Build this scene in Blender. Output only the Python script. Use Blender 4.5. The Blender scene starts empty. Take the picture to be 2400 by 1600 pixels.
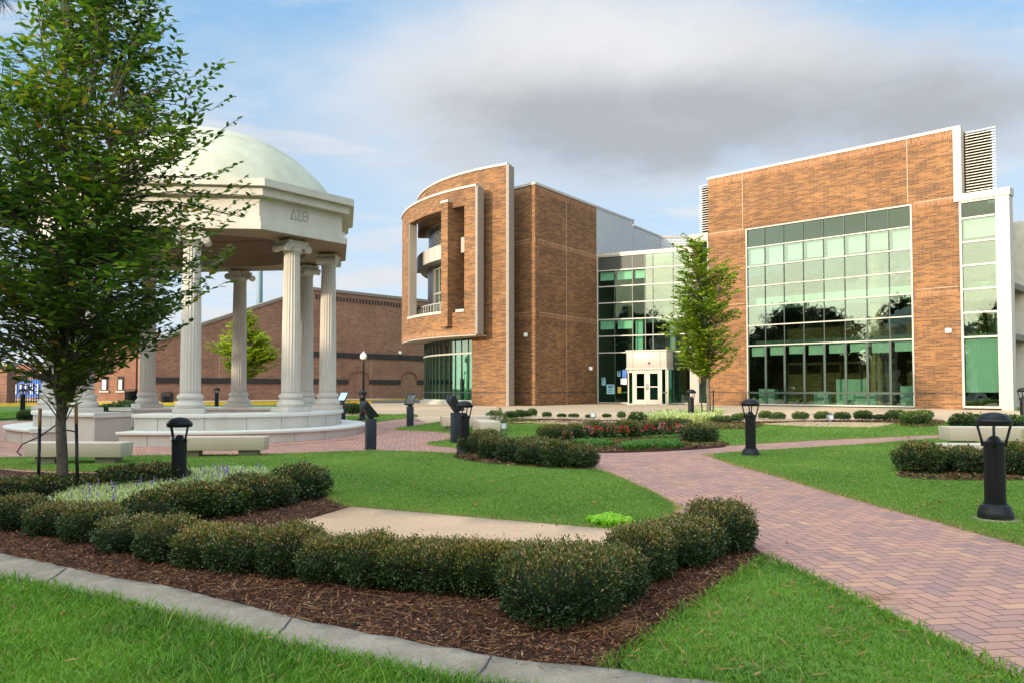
import bpy, math, random
import numpy as np
from mathutils import Vector, Matrix
from mathutils.geometry import delaunay_2d_cdt
R = math.radians
random.seed(7); RNG = np.random.default_rng(7)
SC = bpy.context.scene; COL = SC.collection

# ------------------------------------------------------------------ camera
F = 1850.0; EYE = 1.43; PITCH = 2.0; SHIFT = 0.01808
cam_d = bpy.data.cameras.new('camera'); cam = bpy.data.objects.new('camera', cam_d); COL.objects.link(cam)
cam_d.sensor_width = 36; cam_d.lens = 36 * F / 2400; cam_d.shift_y = SHIFT
cam_d.clip_start = 0.05; cam_d.clip_end = 2000
cam.location = (0, 0, EYE); cam.rotation_euler = (R(90 + PITCH), 0, 0)
SC.camera = cam
# ------------------------------------------------------------------ sky and sun
SUN_EL, SUN_AZ = 13.0, (-1.0, -0.92)
W = bpy.data.worlds.new('World'); SC.world = W; W.use_nodes = True
def build_world():
    nt = W.node_tree; nt.nodes.clear(); N = nt.nodes.new; L = nt.links.new
    out = N('ShaderNodeOutputWorld'); bg = N('ShaderNodeBackground'); L(bg.outputs[0], out.inputs[0])
    bg.inputs[1].default_value = 0.12
    sky = N('ShaderNodeTexSky'); sky.sky_type = 'NISHITA'; sky.sun_disc = False
    sky.sun_elevation = R(SUN_EL); sky.sun_rotation = math.atan2(SUN_AZ[0], SUN_AZ[1]); sky.altitude = 50
    sky.air_density = 1.0; sky.dust_density = 1.2; sky.ozone_density = 1.5
    tc = N('ShaderNodeTexCoord'); sep = N('ShaderNodeSeparateXYZ'); L(tc.outputs['Generated'], sep.inputs[0])
    def M(op, a, b=None, c=None, clamp=False):
        n = N('ShaderNodeMath'); n.operation = op; n.use_clamp = clamp
        for i, v in enumerate((a, b, c)):
            if v is None: continue
            if isinstance(v, (int, float)): n.inputs[i].default_value = v
            else: L(v, n.inputs[i])
        return n.outputs[0]
    x, y, z = sep.outputs
    zz = M('ADD', M('MAXIMUM', z, 0.0), 0.13)
    comb = N('ShaderNodeCombineXYZ'); L(M('DIVIDE', x, zz), comb.inputs[0]); L(M('DIVIDE', y, zz), comb.inputs[1])
    def noise(scale, detail, rough, off, dist=0.0, sc=(1, 1, 1)):
        mp = N('ShaderNodeMapping'); mp.inputs['Location'].default_value = off; mp.inputs['Scale'].default_value = sc
        L(comb.outputs[0], mp.inputs[0])
        n = N('ShaderNodeTexNoise'); n.inputs['Scale'].default_value = scale; n.inputs['Detail'].default_value = detail
        n.inputs['Roughness'].default_value = rough; n.inputs['Distortion'].default_value = dist
        L(mp.outputs[0], n.inputs[0]); return n.outputs[0]
    def ramp(v, a, b): 
        n = N('ShaderNodeMapRange'); n.interpolation_type = 'SMOOTHSTEP'; L(v, n.inputs[0])
        n.inputs[1].default_value = a; n.inputs[2].default_value = b; return n.outputs[0]
    def blob(dx, dz, sx, sz):      # soft mass of cloud round one direction of the sky
        u = M('DIVIDE', M('SUBTRACT', M('DIVIDE', x, M('MAXIMUM', y, 0.05)), dx), sx)
        v = M('DIVIDE', M('SUBTRACT', M('DIVIDE', z, M('MAXIMUM', y, 0.05)), dz), sz)
        return M('POWER', 2.718, M('MULTIPLY', -1.0, M('ADD', M('MULTIPLY', u, u), M('MULTIPLY', v, v))))
    wisps = noise(1.5, 8, 0.58, (3.1, 1.7, 0), 0.5, (0.8, 1.5, 1)); big = noise(0.55, 6, 0.55, (9.2, 4.4, 0), 0.5); fine = noise(2.6, 6, 0.6, (4, 8, 0), 0.4)
    bank = M('ADD', blob(0.10, 0.42, 0.36, 0.19), M('MULTIPLY', blob(0.52, 0.34, 0.36, 0.14), 0.85))
    back = M('MULTIPLY', ramp(y, 0.1, -0.3), 0.35)
    dens = M('ADD', M('ADD', M('MULTIPLY', bank, 0.75), back), M('ADD', M('MULTIPLY', M('SUBTRACT', big, 0.5), 1.5), M('MULTIPLY', M('SUBTRACT', fine, 0.5), 0.35)))
    m_big = ramp(dens, 0.10, 0.72)
    low = ramp(z, 0.30, 0.02)
    m_w = ramp(M('ADD', wisps, M('MULTIPLY', low, 0.06)), 0.46, 0.68)
    mask = M('MAXIMUM', m_big, M('MULTIPLY', m_w, 0.85))
    core = M('ADD', M('ADD', blob(0.10, 0.335, 0.24, 0.07), M('MULTIPLY', blob(0.32, 0.33, 0.26, 0.08), 0.65)), M('MULTIPLY', blob(0.60, 0.36, 0.24, 0.10), 0.8))
    dark = M('MULTIPLY', ramp(M('ADD', M('ADD', core, M('MULTIPLY', M('SUBTRACT', fine, 0.5), 0.7)), M('MULTIPLY', M('SUBTRACT', big, 0.5), 0.8)), 0.0, 1.25), ramp(dens, 0.1, 0.6))
    dark = M('ADD', dark, M('MULTIPLY', M('SUBTRACT', noise(1.9, 8, 0.6, (1, 5, 0), 0.6), 0.42), 0.9), clamp=True)
    cc = N('ShaderNodeMix'); cc.data_type = 'RGBA'; L(dark, cc.inputs[0])
    cc.inputs[6].default_value = (4.05, 4.1, 4.2, 1); cc.inputs[7].default_value = (2.3, 2.42, 2.62, 1)
    base = N('ShaderNodeMix'); base.data_type = 'RGBA'; base.inputs[0].default_value = 0.75; L(sky.outputs[0], base.inputs[6])
    base.inputs[7].default_value = (1.6, 3.0, 4.6, 1)
    hz = N('ShaderNodeMix'); hz.data_type = 'RGBA'; L(M('MULTIPLY', ramp(z, 0.42, 0.0), 0.8), hz.inputs[0]); L(base.outputs[2], hz.inputs[6])
    hz.inputs[7].default_value = (3.9, 4.35, 4.8, 1)
    mx0 = N('ShaderNodeMix'); mx0.data_type = 'RGBA'; L(mask, mx0.inputs[0]); L(hz.outputs[2], mx0.inputs[6]); L(cc.outputs[2], mx0.inputs[7])
    # the cloud veil is thinner and brighter overhead and towards the low sun
    v = M('SUBTRACT', M('SUBTRACT', M('MULTIPLY', z, 0.8), M('MULTIPLY', y, 0.4)), M('MULTIPLY', x, 0.8))
    bt_ = M('MULTIPLY', ramp(v, 0.05, 0.80), ramp(y, 0.62, 0.15)); bc = N('ShaderNodeCombineXYZ')
    for k_, g_ in enumerate((4.0, 3.05, 2.0)): L(M('ADD', 1.0, M('MULTIPLY', bt_, g_)), bc.inputs[k_])
    mx = N('ShaderNodeVectorMath'); mx.operation = 'MULTIPLY'; L(mx0.outputs[2], mx.inputs[0]); L(bc.outputs[0], mx.inputs[1])
    L(mx.outputs[0], bg.inputs[0])
build_world()
sd = bpy.data.lights.new('sun', 'SUN'); sun = bpy.data.objects.new('sun', sd); COL.objects.link(sun)
sd.energy = 2.6; sd.angle = R(1.5); sd.color = (1.0, 0.83, 0.60)
_s = Vector((SUN_AZ[0], SUN_AZ[1], 0)).normalized(); _s.z = math.tan(R(SUN_EL))
sun.rotation_euler = _s.to_track_quat('Z', 'Y').to_euler()
SC.view_settings.view_transform = 'Standard'; SC.view_settings.look = 'None'
SC.view_settings.exposure = 0.80; SC.view_settings.gamma = 1.0
SC.render.engine = 'CYCLES'
SC.cycles.max_bounces = 8; SC.cycles.transparent_max_bounces = 12; SC.cycles.caustics_reflective = False; SC.cycles.caustics_refractive = False

# ------------------------------------------------------------------ picture <-> place helpers
K = 2400 / 2352.0                     # the photograph was measured at 2352 px wide
_ct, _st = math.cos(R(PITCH)), math.sin(R(PITCH)); CY = 800 + SHIFT * 2400
def slope(px, py):                    # view ray through a photo pixel, per metre of depth
    xc = (px - 1200) / F; yc = -(py - CY) / F
    dy = _ct - yc * _st
    return xc / dy, (_st + yc * _ct) / dy
def at(px, py, Y): a, b = slope(px, py); return Vector((a * Y, Y, EYE + b * Y))
def sm(t): t = min(1, max(0, t)); return t * t * (3 - 2 * t)
def ground_z(X, Y):
    r = float(np.interp(Y, [0, 8, 16, 27, 40], [0, 0, .09, .26, .38]))
    return r + .012 * max(-20, min(20, X)) * (1 - sm((Y - 20) / 15))
def ground_at(px, py):
    a, b = slope(px, py); lo, hi = 1.5, 400
    for _ in range(60):
        m = (lo + hi) / 2
        if EYE + b * m > ground_z(a * m, m): lo = m
        else: hi = m
    return Vector((a * lo, lo, ground_z(a * lo, lo)))
def gd(px, py): return ground_at(px * K, py * K)      # from the 2352-wide measuring
class Facade:
    def __init__(s, P, d): s.P = Vector(P); s.d = Vector(d).normalized(); s.n = Vector((s.d.y, -s.d.x))
    def t(s, px, py=900):
        m = slope(px, py)[0]; return (m * s.P.y - s.P.x) / (s.d.x - m * s.d.y)
    def pt(s, t, off=0): q = s.P + s.d * t + s.n * off; return q
    def tz(s, px, py):
        t = s.t(px, py); Y = s.pt(t).y; return t, EYE + slope(px, py)[1] * Y

# ------------------------------------------------------------------ object helpers
def tag(o, label=None, cat=None, group=None, kind=None):
    for k, v in (('label', label), ('category', cat), ('group', group), ('kind', kind)):
        if v: o[k] = v
    return o
def thing(name, loc, label, cat, group=None, rz=0):
    o = bpy.data.objects.new(name, None); COL.objects.link(o); o.location = loc; o.rotation_euler = (0, 0, rz)
    o.empty_display_size = .2
    return tag(o, label, cat, group)
def np_mesh(name, V, faces_flat, counts, mats, uv=None, attr=None, smooth=False):
    me = bpy.data.meshes.new(name)
    V = np.asarray(V, np.float32); ff = np.asarray(faces_flat, np.int32); ct = np.asarray(counts, np.int32)
    me.vertices.add(len(V)); me.vertices.foreach_set('co', V.ravel())
    me.loops.add(len(ff)); me.loops.foreach_set('vertex_index', ff)
    me.polygons.add(len(ct)); st = np.concatenate([[0], np.cumsum(ct)[:-1]]).astype(np.int32)
    me.polygons.foreach_set('loop_start', st); me.polygons.foreach_set('loop_total', ct)
    if smooth: me.polygons.foreach_set('use_smooth', np.ones(len(ct), bool))
    for m in (mats if isinstance(mats, (list, tuple)) else [mats]): me.materials.append(m)
    if uv is not None: me.uv_layers.new(name='UVMap').data.foreach_set('uv', np.asarray(uv, np.float32).ravel())
    if attr:
        for k, a in attr.items(): me.attributes.new(k, 'FLOAT', 'POINT').data.foreach_set('value', np.asarray(a, np.float32))
    me.update(calc_edges=True); me.validate()
    return me
def link(name, me, parent=None):
    o = bpy.data.objects.new(name, me); COL.objects.link(o)
    if parent: o.parent = parent
    return o
class MB:
    def __init__(s): s.v = []; s.f = []; s.uv = []; s.marks = []
    def face(s, pts, uv=None):
        i = len(s.v); s.v += [tuple(p) for p in pts]; s.f.append(list(range(i, i + len(pts))))
        if uv is None:
            a, b, c = (Vector(p) for p in pts[:3]); n = (b - a).cross(c - a)
            if n.length < 1e-9 and len(pts) > 3: n = (c - a).cross(Vector(pts[3]) - a)
            if n.length > 0: n.normalize()
            if abs(n.z) > .7: uv = [(p[0], p[1]) for p in pts]
            else:
                h = Vector((-n.y, n.x, 0)).normalized(); uv = [(p[0] * h.x + p[1] * h.y, p[2]) for p in pts]
        s.uv += uv
    def hexa(s, lo, hi):              # lo, hi: 4 points each, counter-clockwise from above
        s.face(lo[::-1]); s.face(hi)
        for i in range(4): j = (i + 1) % 4; s.face([lo[i], lo[j], hi[j], hi[i]])
    def box(s, c, d, rz=0, taper=1.0):
        s.marks.append(len(s.f))
        cs, sn = math.cos(rz), math.sin(rz); x, y, z = c; a, b, h = d[0] / 2, d[1] / 2, d[2]
        f = lambda k, zz: [(x + (i * a * k) * cs - (j * b * k) * sn, y + (i * a * k) * sn + (j * b * k) * cs, zz) for i, j in ((-1, -1), (1, -1), (1, 1), (-1, 1))]
        s.hexa(f(1, z), f(taper, z + h)); return s
    def wall(s, P, Q, z0, z1, th):    # vertical slab along P-Q, thickness to the left of P->Q when th > 0
        s.marks.append(len(s.f))
        P = Vector(P[:2]); Q = Vector(Q[:2]); n = (Q - P).normalized(); n = Vector((-n.y, n.x)) * th
        q = [P, Q, Q + n, P + n]
        if th < 0: q = [P, P + n, Q + n, Q]
        s.hexa([(p.x, p.y, z0) for p in q], [(p.x, p.y, z1) for p in q]); return s
    def prism(s, pts, z0, z1, cap=True):
        s.marks.append(len(s.f))
        if cap: s.face([(p[0], p[1], z0) for p in pts][::-1]); s.face([(p[0], p[1], z1) for p in pts])
        u = 0
        for i in range(len(pts)):
            p, q = pts[i], pts[(i + 1) % len(pts)]; l = math.hypot(q[0] - p[0], q[1] - p[1])
            s.face([(p[0], p[1], z0), (q[0], q[1], z0), (q[0], q[1], z1), (p[0], p[1], z1)], [(u, z0), (u + l, z0), (u + l, z1), (u, z1)]); u += l
        return s
    def ringseg(s, inner, outer, z0, z1, closed=False, ends=True):   # inner/outer point lists along the arc
        s.marks.append(len(s.f))
        n = len(outer); u = 0; rng = n if closed else n - 1
        for i in range(rng):
            j = (i + 1) % n; a, b, c, d = inner[i], inner[j], outer[j], outer[i]
            l = math.hypot(c[0] - d[0], c[1] - d[1])
            s.face([(d[0], d[1], z0), (c[0], c[1], z0), (c[0], c[1], z1), (d[0], d[1], z1)], [(u, z0), (u + l, z0), (u + l, z1), (u, z1)])
            s.face([(b[0], b[1], z0), (a[0], a[1], z0), (a[0], a[1], z1), (b[0], b[1], z1)], [(u + l, z0), (u, z0), (u, z1), (u + l, z1)])
            s.face([(a[0], a[1], z1), (d[0], d[1], z1), (c[0], c[1], z1), (b[0], b[1], z1)])
            s.face([(a[0], a[1], z0), (b[0], b[1], z0), (c[0], c[1], z0), (d[0], d[1], z0)]); u += l
        if not closed and ends:
            for i in (0, n - 1):
                a, d = inner[i], outer[i]; s.face([(a[0], a[1], z0), (d[0], d[1], z0), (d[0], d[1], z1), (a[0], a[1], z1)])
        return s
    def lathe(s, prof, c=(0, 0, 0), n=24, cap=True, flute=0, flute_d=0.0):
        s.marks.append(len(s.f))
        rings = []
        for r, z in prof:
            ring = []
            for k in range(n):
                a = 2 * math.pi * k / n; rr = r
                if flute: rr = r - flute_d * (0.5 - 0.5 * math.cos(2 * math.pi * flute * k / n)) ** .6
                ring.append((c[0] + rr * math.cos(a), c[1] + rr * math.sin(a), c[2] + z))
            rings.append(ring)
        base = len(s.v)
        for q in rings: s.v += q
        for i in range(len(rings) - 1):
            for k in range(n):
                k2 = (k + 1) % n; a = base + i * n
                s.f.append([a + k, a + k2, a + n + k2, a + n + k]); s.uv += [(0, 0)] * 4
        if cap:
            s.f.append([base + k for k in range(n)][::-1]); s.uv += [(0, 0)] * n
            a = base + (len(rings) - 1) * n; s.f.append([a + k for k in range(n)]); s.uv += [(0, 0)] * n
        return s
    def tube(s, pts, rad, n=8, cap=True):
        if isinstance(rad, (int, float)): rad = [rad] * len(pts)
        pts = [Vector(p) for p in pts]; base = len(s.v); up = None
        for i, p in enumerate(pts):
            t = (pts[min(i + 1, len(pts) - 1)] - pts[max(i - 1, 0)]).normalized()
            if up is None: up = Vector((1, 0, 0)) if abs(t.x) < .8 else Vector((0, 1, 0))
            a = t.cross(up).normalized(); b = t.cross(a); up = -b if False else a.cross(t) if False else up
            for k in range(n):
                w = 2 * math.pi * k / n; q = p + a * (rad[i] * math.cos(w)) + b * (rad[i] * math.sin(w)); s.v.append(tuple(q))
        for i in range(len(pts) - 1):
            for k in range(n):
                k2 = (k + 1) % n; q = base + i * n; s.f.append([q + k, q + n + k, q + n + k2, q + k2]); s.uv += [(0, 0)] * 4
        if cap:
            s.f.append([base + k for k in range(n)]); s.uv += [(0, 0)] * n
            q = base + (len(pts) - 1) * n; s.f.append([q + k for k in range(n)][::-1]); s.uv += [(0, 0)] * n
        return s
    def build(s, name, mat, parent=None, smooth=False, bevel=0, world=True, auto=None):
        if not s.v: return None
        V = np.array(s.v, np.float32)
        if parent is not None and world:
            o = parent; off = np.zeros(3)
            while o is not None: off += np.array(o.location); o = o.parent
            V = V - off.astype(np.float32)
        me = np_mesh(name, V, [i for f in s.f for i in f], [len(f) for f in s.f], mat, uv=s.uv, smooth=smooth)
        o = link(name, me, parent)
        if auto:
            try: me.set_sharp_from_angle(angle=R(auto))
            except Exception: pass
        if bevel:
            b = o.modifiers.new('bevel', 'BEVEL'); b.width = bevel; b.segments = 2; b.limit_method = 'ANGLE'
            w = o.modifiers.new('weld', 'WELD'); w.merge_threshold = .0005; o.modifiers.move(1, 0)
        return o
def copy_tree(o, parent=None):
    c = o.copy(); COL.objects.link(c)
    if parent is not None: c.parent = parent
    for ch in o.children: copy_tree(ch, c)
    return c

# ------------------------------------------------------------------ materials
class NT:
    def __init__(s, name):
        s.m = bpy.data.materials.new(name); s.m.use_nodes = True; s.t = s.m.node_tree; s.t.nodes.clear()
        s.out = s.N('ShaderNodeOutputMaterial'); s.b = s.N('ShaderNodeBsdfPrincipled'); s.L(s.b.outputs[0], s.out.inputs[0])
    def N(s, k): return s.t.nodes.new(k)
    def L(s, a, b): s.t.links.new(a, b)
    def M(s, op, a, b=None, c=None, clamp=False):
        n = s.N('ShaderNodeMath'); n.operation = op; n.use_clamp = clamp
        for i, v in enumerate((a, b, c)):
            if v is None: continue
            if isinstance(v, (int, float)): n.inputs[i].default_value = v
            else: s.L(v, n.inputs[i])
        return n.outputs[0]
    def obj(s, sc=(1, 1, 1), rz=0, src='Object'):
        t = s.N('ShaderNodeTexCoord'); m = s.N('ShaderNodeMapping'); m.inputs['Scale'].default_value = sc; m.inputs['Rotation'].default_value = (0, 0, rz)
        s.L(t.outputs[src], m.inputs[0]); return m.outputs[0]
    def pos(s, sc=(1, 1, 1), rz=0):
        t = s.N('ShaderNodeNewGeometry'); m = s.N('ShaderNodeMapping'); m.inputs['Scale'].default_value = sc; m.inputs['Rotation'].default_value = (0, 0, rz)
        s.L(t.outputs['Position'], m.inputs[0]); return m.outputs[0]
    def noise(s, vec, scale, detail=4, rough=.5, dist=0):
        n = s.N('ShaderNodeTexNoise'); n.inputs['Scale'].default_value = scale; n.inputs['Detail'].default_value = detail
        n.inputs['Roughness'].default_value = rough; n.inputs['Distortion'].default_value = dist; s.L(vec, n.inputs[0]); return n.outputs[0]
    def ramp(s, v, stops):
        n = s.N('ShaderNodeValToRGB'); s.L(v, n.inputs[0]); e = n.color_ramp.elements
        while len(e) < len(stops): e.new(.5)
        for q, (p, c) in zip(e, stops): q.position = p; q.color = (*c, 1) if len(c) == 3 else c
        return n.outputs[0]
    def rng(s, v, a, b, c=0, d=1):
        n = s.N('ShaderNodeMapRange'); s.L(v, n.inputs[0])
        for i, q in enumerate((a, b, c, d)): n.inputs[i + 1].default_value = q
        return n.outputs[0]
    def mix(s, f, a, b, mode='MIX'):
        n = s.N('ShaderNodeMix'); n.data_type = 'RGBA'; n.blend_type = mode
        for i, v in ((0, f), (6, a), (7, b)):
            if isinstance(v, (int, float)): n.inputs[i].default_value = v
            elif isinstance(v, tuple): n.inputs[i].default_value = (*v, 1) if len(v) == 3 else v
            else: s.L(v, n.inputs[i])
        return n.outputs[2]
    def bump(s, h, st=.3, d=.01):
        n = s.N('ShaderNodeBump'); n.inputs['Strength'].default_value = st; n.inputs['Distance'].default_value = d; s.L(h, n.inputs['Height']); s.L(n.outputs[0], s.b.inputs['Normal'])
    def col(s, c): 
        if isinstance(c, tuple): s.b.inputs['Base Color'].default_value = (*c, 1)
        else: s.L(c, s.b.inputs['Base Color'])
        return s
    def set(s, **k):
        for a, v in k.items(): s.b.inputs[a.replace('_', ' ')].default_value = v
        return s
def plain(name, c, rough=.5, metal=0, var=.12, scale=3, bump=0, spec=.5):
    n = NT(name); p = n.pos(); v = n.noise(p, scale, 5, .6)
    n.col(n.mix(1.0, c, n.ramp(v, [(.3, (1 - var,) * 3), (.7, (1 + var,) * 3)]), 'MULTIPLY')); n.set(Roughness=rough, Metallic=metal); n.b.inputs['Specular IOR Level'].default_value = spec
    if bump: n.bump(n.noise(p, 60, 3), bump, .004)
    return n.m
def brick(name, c1, c2, cm, dark, wide=.36, high=.085, streak=.5):
    n = NT(name); uv = n.obj(src='UV')
    b = n.N('ShaderNodeTexBrick'); n.L(uv, b.inputs[0]); b.offset = .5
    b.inputs['Color1'].default_value = (*c1, 1); b.inputs['Color2'].default_value = (*c2, 1); b.inputs['Mortar'].default_value = (*cm, 1)
    b.inputs['Scale'].default_value = 1; b.inputs['Mortar Size'].default_value = .009; b.inputs['Mortar Smooth'].default_value = .2
    b.inputs['Bias'].default_value = -.1; b.inputs['Brick Width'].default_value = wide; b.inputs['Row Height'].default_value = high
    # darker, harder-fired bricks: one random value per brick
    sp = n.N('ShaderNodeSeparateXYZ'); n.L(uv, sp.inputs[0]); row = n.M('FLOOR', n.M('DIVIDE', sp.outputs[1], high))
    cx = n.M('FLOOR', n.M('SUBTRACT', n.M('DIVIDE', sp.outputs[0], wide), n.M('MULTIPLY', n.M('MODULO', n.M('ABSOLUTE', row), 2.0), .5)))
    cb = n.N('ShaderNodeCombineXYZ'); n.L(cx, cb.inputs[0]); n.L(row, cb.inputs[1])
    wn = n.N('ShaderNodeTexWhiteNoise'); wn.noise_dimensions = '2D'; n.L(cb.outputs[0], wn.inputs[0])
    big = n.noise(n.obj((.35, 1.2, 1), src='UV'), 1.0, 4, .6)
    clump = n.noise(n.obj((.9, 6, 1), src='UV'), 1.3, 3, .6)
    isd = n.M('GREATER_THAN', n.M('ADD', wn.outputs[0], n.M('MULTIPLY', n.M('SUBTRACT', clump, .5), .5)), 1 - .34 * streak)
    c = n.mix(n.M('MULTIPLY', isd, .62), b.outputs[0], dark)
    c = n.mix(1.0, c, n.ramp(wn.outputs[0], [(0, (.82, .82, .82)), (1, (1.16, 1.12, 1.08))]), 'MULTIPLY')
    c = n.mix(1.0, c, n.ramp(big, [(.3, (.84,) * 3), (.7, (1.13,) * 3)]), 'MULTIPLY')
    c = n.mix(b.outputs[1], c, cm)
    pz = n.noise(n.pos((.35, .35, .35)), 1.0, 4, .6); c = n.mix(1.0, c, n.ramp(pz, [(.3, (.86, .82, .80)), (.7, (1.10, 1.10, 1.08))]), 'MULTIPLY')
    vs = n.noise(n.obj((1.6, .10, 1), src='UV'), 1.0, 5, .6); c = n.mix(1.0, c, n.ramp(vs, [(.34, (.87, .87, .87)), (.52, (1.0, 1.0, 1.0)), (.74, (1.06, 1.05, 1.04))]), 'MULTIPLY')
    n.col(c); n.set(Roughness=.85); n.bump(b.outputs[1], -.4, .01); return n.m
def herring():
    n = NT('herringbone_brick_paving'); w = .112
    p = n.pos((1 / w, 1 / w, 1), R(-7)); sp = n.N('ShaderNodeSeparateXYZ'); n.L(p, sp.inputs[0])
    x = n.M('ADD', sp.outputs[0], 4000.0); y = n.M('ADD', sp.outputs[1], 4000.0)
    i = n.M('FLOOR', x); j = n.M('FLOOR', y); fx = n.M('FRACT', x); fy = n.M('FRACT', y)
    k = n.M('MODULO', n.M('ADD', n.M('SUBTRACT', i, j), 8000.0), 4.0)
    eq = lambda v: n.M('COMPARE', k, float(v), .1)
    k1, k2 = eq(1), eq(2); vert = n.M('GREATER_THAN', k, 1.5); hz = n.M('SUBTRACT', 1.0, vert)
    Lh = n.M('ADD', fx, k1); Lv = n.M('ADD', fy, k2)
    Ln = n.M('ADD', n.M('MULTIPLY', Lh, hz), n.M('MULTIPLY', Lv, vert)); Wd = n.M('ADD', n.M('MULTIPLY', fy, hz), n.M('MULTIPLY', fx, vert))
    d = n.M('MINIMUM', n.M('MINIMUM', Ln, n.M('SUBTRACT', 2.0, Ln)), n.M('MINIMUM', Wd, n.M('SUBTRACT', 1.0, Wd)))
    joint = n.rng(d, .014, .06, 1, 0)
    bi = n.M('SUBTRACT', i, n.M('MULTIPLY', k1, hz)); bj = n.M('SUBTRACT', j, n.M('MULTIPLY', k2, vert))
    cb = n.N('ShaderNodeCombineXYZ'); n.L(bi, cb.inputs[0]); n.L(bj, cb.inputs[1]); n.L(vert, cb.inputs[2])
    wn = n.N('ShaderNodeTexWhiteNoise'); wn.noise_dimensions = '3D'; n.L(cb.outputs[0], wn.inputs[0])
    c = n.ramp(wn.outputs[0], [(0, (.36, .215, .195)), (.15, (.44, .235, .20)), (.5, (.50, .255, .205)), (.85, (.54, .275, .21)), (1, (.60, .32, .215))])
    st = n.noise(n.pos(), .9, 5, .6); c = n.mix(1.0, c, n.ramp(st, [(.3, (.86, .88, .92)), (.7, (1.08, 1.05, 1.0))]), 'MULTIPLY')
    fine = n.noise(n.pos(), 70, 3, .6); c = n.mix(1.0, c, n.ramp(fine, [(.3, (.9,) * 3), (.7, (1.08,) * 3)]), 'MULTIPLY')
    n.col(n.mix(joint, c, (.085, .055, .05))); n.set(Roughness=.8); n.bump(n.M('SUBTRACT', 1.0, joint), .5, .006); return n.m
def aggregate(name, c):
    n = NT(name); p = n.pos(); v = n.N('ShaderNodeTexVoronoi'); v.inputs['Scale'].default_value = 130; n.L(p, v.inputs[0])
    sp = n.N('ShaderNodeSeparateColor'); n.L(v.outputs['Color'], sp.inputs[0])
    a = n.ramp(sp.outputs[0], [(0, (.74, .72, .70)), (.4, (.95, .94, .92)), (.8, (1.06, 1.06, 1.05)), (1, (1.2, 1.19, 1.17))])
    cc = n.mix(1.0, c, a, 'MULTIPLY'); st = n.noise(p, .8, 6, .65)
    n.col(n.mix(1.0, cc, n.ramp(st, [(.3, (.86, .86, .85)), (.7, (1.08, 1.07, 1.05))]), 'MULTIPLY')); n.set(Roughness=.9); n.bump(v.outputs[0], -.4, .006); return n.m
def concrete_old():
    n = NT('weathered_concrete_curb'); p = n.pos(); st = n.noise(p, 2.2, 8, .7); f = n.noise(p, 55, 5, .8); sp = n.N('ShaderNodeTexVoronoi'); sp.inputs['Scale'].default_value = 34; n.L(p, sp.inputs[0])
    c = n.ramp(st, [(.25, (.20, .150, .118)), (.5, (.31, .245, .19)), (.75, (.44, .355, .28))])
    c = n.mix(1.0, c, n.ramp(f, [(.3, (.72,) * 3), (.7, (1.25,) * 3)]), 'MULTIPLY'); c = n.mix(n.rng(sp.outputs[0], .0, .16, .8, 0), c, (.66, .62, .54))
    n.col(c); n.set(Roughness=.95); n.bump(n.M('ADD', f, n.M('MULTIPLY', st, 2)), .6, .006); return n.m
def mulch_m():
    n = NT('bark_mulch'); p = n.pos((1, 1, 1)); a = n.noise(n.pos((2.2, 9, 9), R(20)), 9, 5, .7, 1.5); b = n.noise(n.pos((9, 2.2, 9), R(-25)), 8, 5, .7, 1.5)
    v = n.M('MAXIMUM', a, b); c = n.ramp(v, [(.42, (.025, .012, .009)), (.55, (.075, .033, .024)), (.66, (.14, .065, .045)), (.8, (.27, .14, .10))])
    n.col(n.mix(1.0, c, n.ramp(n.noise(p, 1.3, 4), [(.3, (.75,) * 3), (.7, (1.25, 1.2, 1.15))]), 'MULTIPLY')); n.set(Roughness=1); n.bump(v, .9, .03); return n.m
def leafy(name, stops, rough=.5, trans=.25, attr='rnd', gloss=.4, patch=0):
    n = NT(name); a = n.N('ShaderNodeAttribute'); a.attribute_name = attr
    oi = n.N('ShaderNodeObjectInfo')
    c = n.ramp(a.outputs['Fac'], stops); c = n.mix(1.0, c, n.ramp(oi.outputs['Random'], [(0, (.78, .86, .82)), (.5, (1, 1, 1)), (.85, (1.12, 1.12, 1.0)), (1, (1.42, 1.26, .95))]), 'MULTIPLY')
    if patch:
        pn = n.noise(n.pos(), .9, 5, .65); c = n.mix(1.0, c, n.ramp(pn, [(.28, (1.22, 1.08, 1.0)), (.5, (1, 1, 1)), (.72, (.78, .86, .84))]), 'MULTIPLY')
        p2 = n.noise(n.pos(), 3.7, 4, .6); c = n.mix(n.rng(p2, .60, .74, 0, .55), c, (.30, .30, .09))
    n.col(c); n.set(Roughness=rough); n.b.inputs['Specular IOR Level'].default_value = gloss
    t = n.N('ShaderNodeBsdfTranslucent'); n.L(n.mix(1.0, c, (1.25, 1.35, .7), 'MULTIPLY'), t.inputs[0])
    m = n.N('ShaderNodeMixShader'); m.inputs[0].default_value = trans; n.L(n.b.outputs[0], m.inputs[1]); n.L(t.outputs[0], m.inputs[2]); n.L(m.outputs[0], n.out.inputs[0])
    return n.m
def lawn_soil(name, a, b):
    n = NT(name); p = n.pos(); s1 = n.noise(p, 40, 4, .7); s2 = n.noise(p, .5, 5, .6)
    c = n.mix(s1, a, b); n.col(n.mix(1.0, c, n.ramp(s2, [(.3, (.82, .86, .8)), (.7, (1.15, 1.1, 1.0))]), 'MULTIPLY')); n.set(Roughness=1); n.bump(s1, .8, .02); return n.m
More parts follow.
